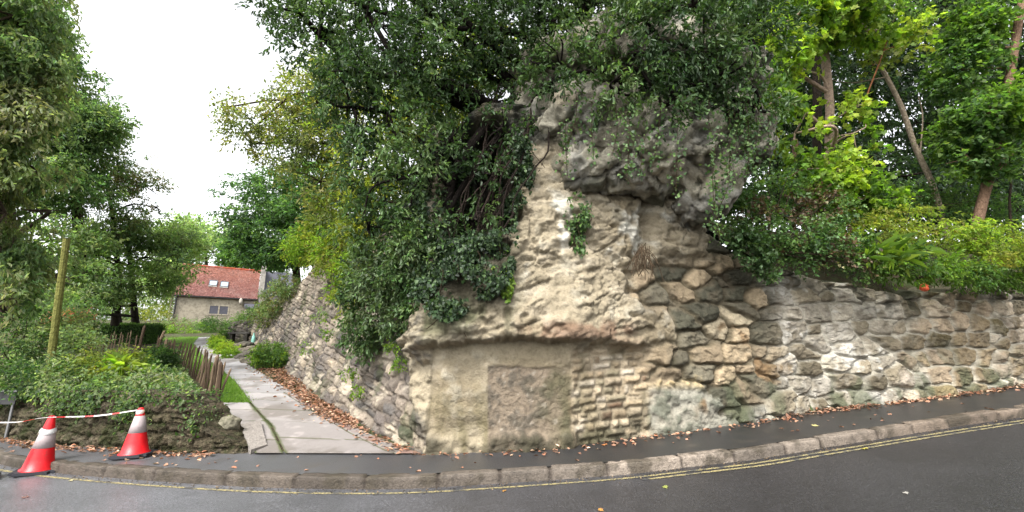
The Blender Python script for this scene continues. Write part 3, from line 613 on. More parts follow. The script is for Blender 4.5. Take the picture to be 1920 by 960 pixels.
def lobe_pts(lobes, ntw, R, shell=.35, gap=0.0, gapf=1.2):
    """points spread through ellipsoids (px, py, depth, rx px, ry px[, rz m]) with holes"""
    Cn, Rd, wt = [], [], []
    for l in lobes:
        d = l[2]; rx, rz = l[3] * d / F, l[4] * d / F; ry = l[5] if len(l) > 5 else .5 * (rx + rz)
        Cn.append(at(*l[:3])); Rd.append((rx, ry, rz)); wt.append((rx * ry * rz) ** .72)
    Cn, Rd, wt = np.array(Cn), np.array(Rd), np.array(wt); wt /= wt.sum()
    i = R.choice(len(Cn), int(ntw * 1.0), p=wt); q = unit(R.normal(size=(len(i), 3))); r = shell + (1 - shell) * R.random(len(i)) ** .6
    r = np.where(R.random(len(i)) < .12, r * 1.18, r)                # stray twigs beyond the outline
    P = Cn[i] + q * r[:, None] * Rd[i]
    g = perlin(P * gapf + 3.3) + .5 * perlin(P * gapf * 2.7 + 9)
    m = g > gap
    return P[m], q[m], i[m]
def foliage(name, lobes, ntw, k, tl, L, wr, pal, shape='oval', mt='leaf', droop=.25, up=1.0, gap=-.15, gapf=1.2, seed=1, parent=None, shell=.35, jit=.35, outw=.6, clip=None, wts=None, layered=0):
    R = np.random.default_rng(seed)
    P, q, li = lobe_pts(lobes, ntw, R, shell, gap, gapf)
    if clip is not None: m = clip(P); P, q = P[m], q[m]
    n = len(P)
    T = unit(q * outw + R.normal(size=(n, 3)) * .55 + np.array([0, 0, -droop]))
    if layered: T[:, 2] *= 1 - layered; T = unit(T)
    s = (np.arange(k)[None] + R.random((n, k))) / k
    B = P[:, None] + T[:, None] * (s * tl)[..., None] + R.normal(size=(n, k, 3)) * (tl * .10)
    if layered: B[..., 2] = P[:, None, 2] + (B[..., 2] - P[:, None, 2]) * (1 - .6 * layered)
    D = unit(T[:, None] * .6 + R.normal(size=(n, k, 3)) * .6 + np.array([0, 0, -droop]))
    N = unit(R.normal(size=(n, k, 3)) * .55 + np.array([0, 0, up]))
    pal = np.array(pal); w = np.array(wts) / np.sum(wts) if wts else None
    pn = .5 + .5 * np.clip(fbm(P, .9, 3) * 1.4, -1, 1)               # neighbouring twigs share a tint
    idx = np.clip((pn * len(pal) + R.normal(size=n) * .7), 0, len(pal) - 1).astype(int)
    if w is not None: idx = np.where(R.random(n) < .5, R.choice(len(pal), n, p=w), np.minimum(idx, len(pal) - 1))
    c = pal[idx][:, None] * np.exp(R.normal(size=(n, k, 1)) * jit * .6) * (1 + R.normal(size=(n, k, 3)) * .06)
    Ls = L * R.uniform(.65, 1.25, (n, k))
    me = leaf_mesh(name, B.reshape(-1, 3), D.reshape(-1, 3), N.reshape(-1, 3), Ls.ravel(), wr, c.reshape(-1, 3), shape)
    return link(name, me, M[mt], parent)
def limbs(name, trunk, lobes, r0, r1, seed, parent, colr=(92, 80, 66), twigs=4, extra=(), tw_r=.35, limb_r=None):
    """trunk: (px,py,depth) points; a limb runs from the trunk into each lobe and forks there"""
    R = np.random.default_rng(seed); a = Acc(); c0 = srgb(*colr)
    tr = curve([at(*p) for p in trunk], 24)
    a.tube(tr, np.linspace(r0, r1, len(tr)), 9, c0, .05)
    for e in extra:
        pts, ra, rb = e; q = curve([at(*p) for p in pts], 24); a.tube(q, np.linspace(ra, rb, len(q)), 7, c0 * R.uniform(.8, 1.1), .05)
    for l in lobes:
        c = at(*l[:3]); rx, rz = l[3] * l[2] / F, l[4] * l[2] / F
        lowb = tr[:, 2] < c[2] - .15 * rz
        dist = np.linalg.norm(tr - c, axis=1) + np.where(lowb, 0, 1.5); k = int(np.argmin(dist)); s = tr[k]
        mid = (s + c) / 2 + R.normal(size=3) * .12 * np.linalg.norm(c - s) + [0, 0, .1 * np.linalg.norm(c - s)]
        ra = limb_r or min(r1 * .9, .018 * np.linalg.norm(c - s) + .02)
        if np.linalg.norm(c - s) > .15:
            q = curve([s, mid, c], 14); a.tube(q, np.linspace(ra, ra * .5, len(q)), 6, c0)
        for t in range(twigs):
            e = c + unit(R.normal(size=3)) * np.array([rx, (rx + rz) / 2, rz]) * R.uniform(.6, 1.0); m2 = (c + e) / 2 + R.normal(size=3) * .1 * rx
            q = curve([c, m2, e], 8); a.tube(q, np.linspace(ra * .5, ra * .12 + .003, len(q)), 5, c0)
    return a.build(name, M['bark'], parent, smooth=True, cols=True)
def tree(name, label, cat, trunk, lobes, r0, r1, fol, seed, group=None, **lk):
    g = at(*trunk[0]); t = thing(name, label, cat, tuple(g), group)
    o = limbs('trunk', trunk, lobes, r0, r1, seed, t, **lk); o.location = -g
    f = foliage('crown', lobes, seed=seed + 100, parent=t, **fol); f.location = -g
    return t
def bush(name, label, cat, lobes, seed, group=None, stems=0, stemcol=(80, 70, 55), **fol):
    b = at(lobes[0][0], lobes[0][1] + lobes[0][4], lobes[0][2]); t = thing(name, label, cat, tuple(b), group)
    f = foliage('foliage', lobes, seed=seed, parent=t, **fol); f.location = -b
    if stems:
        R = np.random.default_rng(seed); a = Acc()
        for l in lobes:
            for k in range(stems):
                s = b + R.normal(size=3) * [.005, .005, 0]; e = at(l[0] + R.normal() * l[3] * .6, l[1] - l[4] * R.uniform(0, .8), l[2] + R.normal() * .1)
                a.tube(curve([s, (s + e) / 2 + R.normal(size=3) * .05, e], 8), np.linspace(.016, .004, 8 if False else len(curve([s, (s + e) / 2, e], 8))), 5, srgb(*stemcol))
        o = a.build('stems', M['bark'], t, cols=True); o.location = -b
    return t
# leaf albedo palettes
EV = [(.026, .052, .018), (.04, .077, .024), (.06, .108, .034), (.095, .15, .05)]
MID = [(.035, .07, .025), (.05, .10, .03), (.075, .14, .04), (.10, .17, .045)]
BRI = [(.07, .13, .02), (.11, .19, .026), (.17, .26, .032), (.24, .32, .042)]
YEL = [(.09, .12, .03), (.13, .17, .032), (.19, .21, .04), (.24, .25, .05)]
OLI = [(.045, .06, .03), (.075, .095, .045), (.11, .125, .06), (.17, .155, .07)]
HAZ = [(.08, .13, .06), (.115, .175, .078), (.155, .215, .10), (.2, .25, .13)]  # greens raised to paint in the pale glare over the left trees
BRN = [(.10, .085, .06), (.14, .12, .08), (.09, .11, .055), (.17, .15, .09)]

# -- the big evergreen on the outcrop
big = [(548,15,8.2,62,38), (600,70,8,80,70), (690,30,7.6,110,70), (700,140,7.4,100,70), (660,200,7.6,70,70), (760,110,7.3,100,80), (740,250,7.2,90,80), (700,330,7.4,70,70), (800,310,7.2,70,60),
       (690,430,7.4,60,60), (760,420,7.1,70,60), (860,290,7.3,55,60,.3), (830,400,7.1,40,60,.25), (905,320,7.15,45,70,.2), (940,240,7.4,50,50,.25), (890,410,6.95,35,50,.15), (1420,190,7.0,50,45), (1260,190,6.7,60,32), (1390,215,6.9,40,40), (830,60,7.8,110,80), (850,170,7.9,90,80), (940,80,8,110,90), (930,190,8.2,80,60), (1020,40,7.7,110,80), (1050,130,7.2,90,60), (1130,70,7.1,110,80), (1200,130,6.8,90,55),
       (1150,170,6.8,70,40), (1230,60,7,110,90), (1310,100,6.9,90,80), (1350,150,6.9,70,50), (1400,70,7.3,80,90), (1300,10,7.2,130,80), (1180,-40,7.5,160,80), (1000,-60,8,180,90), (800,-50,8,180,80), (620,-30,8.2,130,60),
       (900,-200,8.6,300,120), (1200,-200,8.4,280,130)]
tree('holm_oak', 'huge dark glossy evergreen tree spreading over the rock outcrop at the bend', 'tree',
     [(880,500,8.3), (905,400,8.2), (945,300,8.1), (1000,190,8.1), (1060,110,8.2), (1095,40,8.3), (1110,-90,8.4)], big, .17, .12,
     dict(ntw=9000, k=14, tl=.32, L=.098, wr=.36, pal=EV, shape='long', mt='gloss', droop=.2, gap=-.22, gapf=1.3, jit=.4), 11, colr=(50, 44, 40), twigs=5,
     extra=[([(1060,110,8.2),(960,60,8.0),(820,50,7.8),(640,0,7.9)], .09, .03), ([(880,330,7.7),(830,290,7.3),(770,330,7.0),(700,350,6.9),(680,410,6.9)], .035, .012), ([(860,450,7.4),(840,360,7.3),(900,250,7.6),(1000,160,7.9)], .10, .08),
            ([(850,560,7.0),(838,480,7.1),(845,390,7.2),(930,260,7.6),(1010,150,7.9)], .04, .06), ([(900,560,6.9),(880,450,7.2),(930,330,7.5),(1000,230,7.8)], .03, .05), ([(1090,60,8.2),(1140,20,8.0),(1200,-40,7.8)], .07, .04),
            ([(1060,130,8.0),(1090,60,8.0),(1092,-20,8.1)], .10, .09), ([(960,250,7.8),(890,170,7.6),(800,140,7.4)], .06, .02), ([(760,420,7.0),(790,330,7.1),(870,230,7.5)], .014, .03)])
bush('bay_shrub', 'dark glossy shrub tumbling over the top of the garden retaining wall', 'shrub',
     [(790,470,7.0,60,60,.3), (730,510,7.5,70,55,.35), (800,560,6.95,40,40,.2), (690,560,8.0,50,50,.3), (740,580,7.4,55,45,.25), (680,630,8.1,30,30,.2), (840,530,6.9,35,40,.15)], 12, stems=3,
     ntw=1500, k=12, tl=.26, L=.085, wr=.42, pal=EV + [(.1, .14, .07)], shape='long', mt='gloss', gap=-.3, jit=.45)
# ivy on the rock: leaves sit just in front of the real rock surface
front_idx = np.where((np.tile(np.arange(NV + NC), nU) < NV) & (U > UC - 2))[0]
def ivy_on(name, label, regions, n, pal, seed, L=.055, spread=.05, cat='ivy', shape='ivy', mt='gloss', vines=0, gap=-.18):
    R = np.random.default_rng(seed); qx, qy = px[front_idx], py[front_idx]; B = []
    for (cx, cy, rx, ry, wgt) in regions:
        m = np.where(((qx - cx) / rx) ** 2 + ((qy - cy) / ry) ** 2 < 1)[0]
        if len(m): B.append(front_idx[R.choice(m, int(n * wgt))])
    i = np.concatenate(B); nn = np.stack([nx_[i], ny_[i], np.zeros(len(i))], 1)
    lump = .5 + .9 * np.clip(perlin(P1[i] * 1.7 + 60) + .5, 0, 1.4); pts = P1[i] + nn * np.abs(R.normal(size=(len(i), 1))) * spread * lump[:, None] + nn * .02
    g = perlin(pts * 2.2) + .5 * perlin(pts * 6); k = g > gap; pts, nn = pts[k], nn[k]; n_ = len(pts)
    D = unit(R.normal(size=(n_, 3)) * .5 + [0, 0, -.8]); N = unit(nn * .7 + R.normal(size=(n_, 3)) * .6 + [0, 0, .35])
    pal = np.array(pal); c = pal[R.integers(0, len(pal), n_)] * np.exp(R.normal(size=(n_, 1)) * .3)
    t = thing(name, label, cat, tuple(pts.mean(0)))
    o = link('foliage', leaf_mesh('foliage', pts - pts.mean(0), D, N, L * R.uniform(.6, 1.3, n_), .9, c, shape), M[mt], t)
    if vines:
        for _ in range(vines):
            a = Acc(); s = pts[R.integers(n_)]; e = s + [R.normal() * .15, R.normal() * .05, -R.uniform(.12, .4)]
            a.tube(curve([s, (s + e) / 2 + R.normal(size=3) * .04, e], 8) - pts.mean(0), .006, 4, srgb(70, 58, 44)); a.build('stem', M['bark'], t, cols=True)
    return t
ivy_on('ivy', 'dark ivy curtain hanging down the left side of the rock outcrop', [(835,400,50,150,.30), (905,495,55,70,.24), (850,530,45,75,.2), (945,440,24,100,.12), (965,330,35,70,.14)], 22000, [(.014, .028, .012), (.02, .04, .016), (.028, .054, .02), (.05, .085, .03)], 21, spread=.16, vines=45, gap=-.22)
R = np.random.default_rng(44); a = Acc()
for k in range(20):
    x1 = R.uniform(830, 965); y1 = R.uniform(430, 590); x0 = R.uniform(930, 1040); y0 = R.uniform(130, 230); d1 = 6.85 + R.uniform(-.1, .25)
    q = curve([at(x0, y0, 7.9), at(lerp(x0, x1, .4) + R.normal() * 20, lerp(y0, y1, .35), 7.35 + R.normal() * .12), at(lerp(x0, x1, .75) + R.normal() * 12 - 14, lerp(y0, y1, .7), 7.0 + R.normal() * .1), at(x1, y1, d1)], 30)
    a.tube(q + .11 * np.stack([fbm(q * 1.1 + k, 1, 3), 0 * q[:, 0], fbm(q * 1.1 + 50 + k, 1, 3) * .5], 1), np.linspace(R.uniform(.014, .035), .006, len(q)), 5, srgb(66, 56, 50) * R.uniform(.6, 1.2))
o0 = at(930, 350, 7.2); t = thing('hanging_roots', 'sheaf of dark roots and woody stems sweeping down behind the ivy curtain', 'roots', tuple(o0)); o = a.build('stems', M['bark'], t, cols=True); o.location = -o0
ivy_on('ivy', 'small bright green ivy strand trailing down the tan rock face', [(1083,430,14,55,.6), (1078,400,22,40,.4)], 700, MID, 22, spread=.05, vines=8)
ivy_on('ivy', 'light green ivy tuft beside the dark ivy curtain', [(940,500,16,45,.6), (950,540,12,30,.4)], 420, BRI[:3], 23, L=.06, spread=.06)
# brow ivy: strands hanging before the overhang
R = np.random.default_rng(30); pts = []; a = Acc()
for (x_, y0_, y1_, d_) in [(1395,180,330,6.75), (1375,200,300,6.7), (1345,240,450,6.6), (1410,230,340,6.8), (1330,180,260,6.6), (1440,240,330,7.0), (1300,170,230,6.5), (1360,300,400,6.7), (1420,150,250,6.9), (1210,250,330,6.3), (1385,120,250,6.7), (1340,330,420,6.75), (1080,170,270,6.75), (1110,190,300,6.6), (1150,180,290,6.5), (1180,210,330,6.45), (1240,190,310,6.5), (1270,210,360,6.5), (1425,180,320,6.9), (1400,150,290,6.8), (1365,170,330,6.7), (1060,230,330,6.8), (1450,180,300,7.1)]:
    q = curve([at(x_, y0_, d_), at(x_ + R.normal() * 6, (y0_ + y1_) / 2, d_), at(x_ + R.normal() * 8, y1_, d_)], 16); a.tube(q, .005, 4, srgb(78, 66, 48))
    for _ in range(int((y1_ - y0_) * .75)):
        pts.append(q[R.integers(len(q))] + R.normal(size=3) * [.07, .05, .06])
pts = np.array(pts); o0 = pts.mean(0); n_ = len(pts); t = thing('ivy', 'loose ivy strands dangling in front of the grey overhanging brow', 'ivy', tuple(o0))
link('foliage', leaf_mesh('foliage', pts - o0, unit(R.normal(size=(n_, 3)) * .6 + [0, 0, -.7]), unit(R.normal(size=(n_, 3)) * .5 + [0, -.8, .5]), .05 * R.uniform(.6, 1.3, n_), .9, np.array(MID)[R.integers(0, 4, n_)], 'ivy'), M['gloss'], t)
o = a.build('stems', M['bark'], t, cols=True); o.location = -o0

# -- trees behind the garden wall
tree('walnut_tree', 'thin pale yellow-green tree reaching out behind the dark evergreen', 'tree', [(690,480,12.5), (670,380,12.6), (640,270,12.8), (620,160,13)],
     [(480,235,13,55,26), (545,210,13,60,40), (470,270,13,45,18), (590,180,12.8,60,50), (560,290,12.8,70,35), (620,250,12.6,70,60), (600,340,12.5,60,40), (650,140,12.8,60,60), (430,200,13,18,14), (640,400,12.2,50,50)], .12, .05,
     dict(ntw=2700, k=10, tl=.45, L=.125, wr=.45, pal=[(.08, .105, .045), (.11, .14, .055), (.15, .17, .065), (.2, .2, .08)] + YEL[1:3], gap=-.12, gapf=1.0), 13, twigs=6)
tree('lime_tree', 'sunlit yellow-green tree glimpsed through gaps in the dark evergreen', 'tree', [(800,480,11.5), (810,350,11.6), (820,200,11.8)],
     [(745,380,11.3,80,70), (700,440,11,60,50), (690,320,11.4,60,70), (820,220,11.6,80,80), (870,150,11.6,60,60), (760,200,11.5,60,70), (900,100,11.8,70,50), (660,410,10.8,40,40)], .14, .06,
     dict(ntw=2600, k=10, tl=.4, L=.12, wr=.6, pal=YEL, gap=-.2), 14)
tree('beech_tree', 'dark green layered tree standing beside the cottage roof', 'tree', [(560,560,19), (552,480,19.2), (540,400,19.4), (530,330,19.6)],
     [(500,365,19,75,16), (470,345,19,35,10), (540,340,19.3,60,22), (530,400,19,85,22), (470,410,18.8,50,14), (520,440,18.6,80,22), (560,470,18,60,25), (470,455,18.5,45,16), (590,400,18,60,50), (590,340,18.5,60,40), (500,480,18.5,50,18), (600,450,17.5,50,40)], .18, .08,
     dict(ntw=3300, k=11, tl=.6, L=.16, wr=.5, pal=[(.05, .105, .04), (.065, .13, .05), (.09, .16, .06), (.05, .09, .045)], gap=-.2, gapf=.9, layered=.6), 15)
bush('spindle_shrub', 'bright yellow-green shrub growing on top of the garden retaining wall', 'shrub', [(600,455,12,55,35), (640,475,11,55,45), (570,470,12.5,35,22), (665,520,10,40,45), (620,430,12,40,30), (650,560,9.2,30,30)], 16, stems=2,
     ntw=1500, k=10, tl=.28, L=.085, wr=.5, pal=YEL[:3] + BRI[1:3], gap=-.3)

# -- trees at the left
tree('sycamore', 'tall olive tree with drooping pale leaves at the left edge of the garden', 'tree', [(20,600,11), (15,450,11), (5,250,11), (-10,60,11), (-10,-100,11)],
     [(25,30,9.6,70,60), (-30,100,9.5,110,80), (45,130,9.8,60,50), (15,220,9.5,80,60), (85,190,10,35,25), (-20,300,9.5,110,80), (50,310,9.8,65,40), (10,400,9.5,75,55), (75,395,10,35,22), (-15,490,9.5,70,60), (40,480,10,40,40), (5,560,9.3,40,30), (-60,-80,9.8,140,90)], .2, .1,
     dict(ntw=6500, k=12, tl=.42, L=.14, wr=.36, pal=HAZ[1:] + [(.19, .21, .11), (.26, .28, .17)], shape='long', droop=.7, gap=-.12, gapf=.8), 17, twigs=5)
tree('ash_tree', 'bushy green tree rising behind the drooping olive tree', 'tree', [(150,600,17), (150,480,17), (140,350,17), (130,200,17), (125,120,17)],
     [(85,100,17,38,34), (115,150,17,62,46), (70,180,16.5,70,60), (160,190,17,46,32), (115,235,16.5,80,50), (195,238,17,34,30), (60,280,16,80,60), (165,292,17,55,28), (120,350,16.5,80,50), (60,60,17,50,60)], .22, .08,
     dict(ntw=5200, k=12, tl=.55, L=.17, wr=.4, pal=HAZ[:3] + [(.08, .15, .055), (.10, .18, .07)], gap=-.2, gapf=.7, layered=.3), 18)
tree('copper_beech', 'brownish open tree with sky showing through, left of the white sky', 'tree', [(215,610,19), (222,540,19), (215,440,19), (200,330,19)],
     [(230,310,19,55,28), (275,350,19,38,22), (200,360,18.6,60,35), (295,390,19,25,16), (250,390,19,55,25), (160,320,18.5,50,40), (180,420,18.5,70,30)], .16, .05,
     dict(ntw=1700, k=10, tl=.5, L=.14, wr=.4, pal=BRN + HAZ[:2], gap=.02, gapf=.9, layered=.3), 19, twigs=7, colr=(60, 54, 46))
tree('hornbeam', 'broad light green tree with low spreading branches over the garden', 'tree', [(255,612,20), (250,560,20), (245,500,20), (240,450,20)],
     [(300,440,20,60,30), (240,440,19.5,75,35), (340,465,20.5,35,22), (300,490,19.5,65,32), (180,480,18,80,35), (230,530,18.5,80,25), (120,450,16,80,45), (100,520,15,90,40), (330,505,21,30,28), (160,555,17,60,20), (290,535,20,40,18), (60,560,14,60,30)], .15, .08,
     dict(ntw=4600, k=12, tl=.6, L=.15, wr=.45, pal=HAZ + [(.12, .2, .06), (.17, .25, .08)], gap=-.04, gapf=.8, layered=.55), 20, twigs=6, colr=(58, 52, 44), extra=[([(225,612,20.3),(220,570,20.3),(205,520,20)], .10, .05), ([(40,560,15),(80,510,15.2),(130,460,15.5)], .10, .05)])
for k, (lx_, lab, pl) in enumerate([([(385,430,55,50,22), (420,440,56,35,16), (360,450,52,30,22), (400,470,52,50,18), (445,440,56,30,18)], 'distant pale tree rising behind the red cottage roof', HAZ),
                          ([(335,440,48,28,24), (330,480,46,25,25), (310,520,44,25,25)], 'distant hazy tree left of the cottage gable', HAZ[1:]),
                          ([(470,470,50,45,22), (510,480,48,40,22), (440,485,50,30,14)], 'distant darker tree right behind the cottage ridge', MID[1:])]):
    tree('distant_tree', lab, 'tree', [(lx_[0][0], 600, lx_[0][2]), (lx_[0][0] + 3, 520, lx_[0][2]), (lx_[0][0], 460, lx_[0][2])], lx_, .3, .12,
         dict(ntw=900, k=10, tl=1.3, L=.4, wr=.5, pal=[(np.array(p) * 1.4).tolist() for p in pl], gap=-.1, gapf=.4), 40 + k, group='distant trees around the cottage')
far = [(x_, 575 - 8 * math.sin(x_ * .03), 60, 60, 45, 4) for x_ in range(-80, 340, 40)] + [(x_, 520, 66, 60, 60, 4) for x_ in range(-80, 260, 60)] + [(x_, 560, 60, 60, 40, 4) for x_ in range(360, 640, 50)]
kind(foliage('far_wood', far, 2600, 10, 1.6, .5, .5, [(.09, .13, .06), (.13, .18, .07), (.17, .21, .09)], gap=-.25, gapf=.3, seed=51), 'stuff')

# -- trees at the right, on the bank above the wall
tree('maple', 'bright yellow-green maple with a bare straight trunk on the bank', 'tree', [(1550,345,10.2), (1553,300,10.2), (1556,200,10.3), (1546,95,10.4), (1535,-60,10.5), (1530,-160,10.5)],
     [(1490,40,9.6,70,50), (1560,20,9.8,80,45), (1470,110,9.5,45,50), (1620,30,10,60,40), (1450,190,9.2,35,55), (1490,250,9.4,35,50), (1600,250,9.6,35,40), (1590,310,9.4,40,40), (1560,340,9.2,45,25), (1500,320,9.3,50,25), (1600,200,9.8,30,18), (1680,55,10.2,55,14), (1520,-80,10,150,60), (1505,130,9.8,30,40)], .105, .08,
     dict(ntw=2100, k=9, tl=.32, L=.13, wr=1.0, pal=BRI, shape='palm', gap=-.12, droop=.5, gapf=1.3), 24, colr=(215, 188, 166), twigs=3)
tree('bare_tree', 'crooked grey bare-stemmed tree leaning over the bright bank shrubs', 'tree', [(1788,480,10.3), (1770,420,10.4), (1750,350,10.5), (1718,280,10.6), (1690,200,10.7), (1660,140,10.8), (1628,80,10.9), (1600,-40,11)],
     [(1660,20,10.8,70,40), (1720,-20,11,80,50), (1600,-30,11,70,40)], .075, .04,
     dict(ntw=300, k=9, tl=.35, L=.11, wr=.7, pal=MID[1:] + BRI[:1], gap=-.1), 25, colr=(185, 168, 146), twigs=3,
     extra=[([(1660,145,10.8),(1600,155,10.7),(1560,150,10.6)], .02, .01), ([(1725,290,10.6),(1730,220,10.7),(1722,180,10.7)], .02, .01)])
tree('pine', 'ivy-clad leaning tree with a reddish trunk at the right edge', 'tree', [(1822,475,9.8), (1838,395,9.8), (1855,330,9.8), (1872,250,9.9), (1892,150,10), (1912,30,10.1), (1930,-90,10.2)],
     [(1850,215,9.6,55,35), (1890,230,9.7,40,35), (1800,250,9.9,50,40), (1820,300,9.6,50,30), (1900,180,9.6,35,25), (1840,40,10.5,40,60), (1800,130,10.5,45,60), (1830,90,10.4,40,60), (1880,300,9.4,30,25)], .11, .07,
     dict(ntw=1900, k=9, tl=.3, L=.10, wr=.85, pal=MID[1:] + BRI[:2], shape='ivy', gap=-.15), 26, colr=(166, 134, 112), twigs=3)
tree('sapling', 'thin orange-brown leaning dead stem between the maple and the bare tree', 'tree', [(1612,230,9.9), (1625,180,9.9), (1648,120,9.9), (1672,52,9.9)], [(1690,90,9.9,35,12), (1640,120,9.9,20,8)], .022, .012,
     dict(ntw=26, k=7, tl=.3, L=.12, wr=1.0, pal=YEL[:3], shape='palm', gap=-1), 27, colr=(176, 120, 84), twigs=2)
tree('sapling', 'thin dark upright stem at the far right of the bank', 'tree', [(1898,450,9.6), (1893,380,9.7), (1896,320,9.8), (1884,240,9.9)], [(1880,240,9.9,20,16)], .028, .015, dict(ntw=20, k=8, tl=.3, L=.1, wr=.8, pal=MID, gap=-1), 28, colr=(70, 60, 50), twigs=2)
tree('sapling', 'slim pale stem standing before the dark conifers at upper right', 'tree', [(1836,260,11), (1832,180,11), (1822,110,11), (1815,50,11)], [(1812,40,11,25,20)], .035, .02, dict(ntw=30, k=8, tl=.3, L=.1, wr=.8, pal=MID, gap=-1), 29, colr=(140, 124, 104), twigs=2)
tree('tree_stump', 'short pale broken trunk beside the overhanging rock brow', 'stump', [(1496,330,9.9), (1493,290,9.9), (1489,262,9.9)], [(1500,320,9.6,26,16)], .085, .07, dict(ntw=40, k=9, tl=.25, L=.08, wr=.9, pal=MID, shape='ivy', gap=-1), 31, colr=(164, 134, 110), twigs=2)
tree('dark_trunk_tree', 'dark straight tree standing just left of the pale maple trunk', 'tree', [(1530,330,12.5), (1532,220,12.5), (1530,100,12.6), (1528,-40,12.7)], [(1530,-60,12.7,90,50), (1500,0,12.4,50,40)], .12, .10, dict(ntw=300, k=10, tl=.4, L=.12, wr=.6, pal=EV[1:] + MID[:1], gap=-.1), 32, colr=(66, 58, 50), twigs=3)
con = [(.018, .035, .018), (.026, .048, .024), (.036, .062, .03)]
for k, (trk, lb, lab, ntw) in enumerate([
    ([(1640,420,16), (1635,200,16), (1630,-60,16)], [(1600,120,16,70,80), (1660,150,16,60,70), (1620,40,16,80,60), (1580,230,15.5,70,70), (1700,90,16,60,60), (1560,320,15,80,60), (1590,-60,16,140,80)], 'dark conifer behind the pale maple trunk', 1500),
    ([(1760,420,17), (1765,200,17), (1770,-60,17)], [(1760,150,17,70,90), (1720,230,16.5,50,60), (1790,260,16.5,60,80), (1740,40,17,90,80), (1700,330,15.5,80,50), (1800,340,15.5,70,60), (1770,-60,17,150,90)], 'dark conifer behind the crooked bare tree', 1700),
    ([(1900,430,18), (1905,200,18), (1910,-60,18)], [(1880,200,18,60,80), (1860,110,18,50,70), (1920,290,17,60,90), (1860,330,16,60,60), (1910,30,18,60,50), (1950,120,18,60,110), (1850,-40,18,110,60)], 'dark conifer at the right edge behind the leaning tree', 1500),
    ([(1450,400,15), (1455,200,15), (1460,-40,15)], [(1460,230,14.5,60,70), (1430,120,14.5,80,90), (1500,180,15,60,80), (1380,60,14,90,90), (1480,330,13.5,60,50), (1300,60,14,110,100), (1420,-60,14.5,160,80)], 'dark conifer directly behind the overhanging rock brow', 1900)]):
    tree('conifer', lab, 'tree', trk, lb, .2, .1, dict(ntw=ntw, k=12, tl=.8, L=.26, wr=.3, pal=con, gap=-.25, gapf=.6, droop=.4, layered=.3), 60 + k, group='dark conifers on the bank', colr=(50, 42, 36), twigs=3)
wood = [(x_, y_, 24, 90, 80, 3) for x_ in range(1300, 2100, 90) for y_ in (430, 330, 220) if not (1600 < x_ < 1700 and y_ == 220)]
kind(foliage('dark_wood', wood, 2600, 11, 1.0, .42, .45, con, gap=-.3, gapf=.4, seed=70), 'stuff')

# -- shrubs and ivy on the right bank
def mshrub(label, lobes, seed, pal, **kw):
    d = dict(ntw=620, k=10, tl=.26, L=.085, wr=.42, gap=-.1, gapf=1.8, layered=.65, droop=.35); d.update(kw)
    return bush('bank_shrub', label, 'shrub', lobes, seed, group='shrubs on the bank above the wall', stems=2, pal=pal, **d)
mshrub('bright green arching shrub in the middle of the bank top', [(1690,410,8.9,85,28,.4), (1740,440,8.7,90,30,.4), (1650,440,8.6,60,30,.35)], 81, BRI[1:] + YEL[1:3])
mshrub('lime green shrub with layered sprays at the right end of the wall top', [(1840,445,8.9,80,26,.4), (1880,470,8.9,60,28,.4), (1800,480,8.6,80,28,.35)], 82, BRI[1:] + YEL[1:])
mshrub('mid green leafy shrub spilling over the wall below the bright shrub', [(1720,495,8.3,75,28,.3), (1790,510,8.5,70,22,.3), (1660,480,8.2,50,30,.3)], 83, MID[1:] + BRI[:2], layered=.2)
mshrub('darker green shrub at the far right end of the wall top', [(1900,510,9.2,60,26,.3), (1860,520,9.1,60,18,.3), (1930,480,9.4,50,40,.4)], 84, MID + BRI[:1], layered=.2)
mshrub('leafy maple seedlings under the pale trunk', [(1580,350,9.3,50,28,.3), (1620,330,9.4,40,25,.3), (1640,380,9.2,60,25,.3)], 85, BRI[:3], shape='palm', wr=1.0, L=.11, ntw=300)
mshrub('dark green undergrowth between the tree stems on the bank', [(1560,390,10,80,35,.5), (1700,370,10.5,100,30,.5), (1820,390,10.5,90,35,.5), (1460,350,9,40,40,.4), (1900,400,10.5,60,40,.5), (1390,400,8.9,50,45,.4), (1360,360,9.0,40,40,.4)], 86, MID[:3] + EV[2:], layered=.1, ntw=1500)
# hart's tongue fern: strap leaves
R = np.random.default_rng(90); f0 = at(1655, 480, 8.1); t = thing('fern', 'clump of long strap-leaved fern hanging at the wall top', 'fern', tuple(f0))
n_ = 90; B = R.normal(size=(n_, 3)) * [.3, .1, .10]; D = unit(R.normal(size=(n_, 3)) * [.8, .5, .5] + [0, -.3, .3])
link('fronds', leaf_mesh('fronds', B, D, unit(R.normal(size=(n_, 3)) * .3 + [0, 0, 1]), R.uniform(.25, .5, n_), .12, np.array(BRI)[R.integers(0, 4, n_)], 'long'), M['leaf'], t)
IB = MID + [(.10, .065, .04), (.06, .045, .025), (.2, .19, .08)]
bush('bank_ivy', 'brown and green ivy tangle covering the bank right of the rock', 'ivy', [(1440,420,7.75,60,50,.3), (1500,440,8.0,70,45,.3), (1560,460,8.1,60,40,.3), (1520,480,7.95,50,22,.2), (1610,500,8.15,50,22,.2), (1450,360,8.3,50,45,.4), (1530,390,8.7,70,35,.4), (1590,470,8.1,40,30,.25)], 91, stems=3,
     ntw=1500, k=8, tl=.22, L=.06, wr=.85, pal=IB, shape='ivy', mt='gloss', gap=-.25)
bush('bank_ivy', 'dark glossy ivy clump draped over the stones at the corner of the wall', 'ivy', [(1415,470,7.45,38,28,.16), (1440,500,7.5,22,24,.12), (1390,440,7.4,22,26,.14)], 92, ntw=260, k=9, tl=.16, L=.06, wr=.9, pal=EV[1:] + MID[:2], shape='ivy', mt='gloss', gap=-.5)

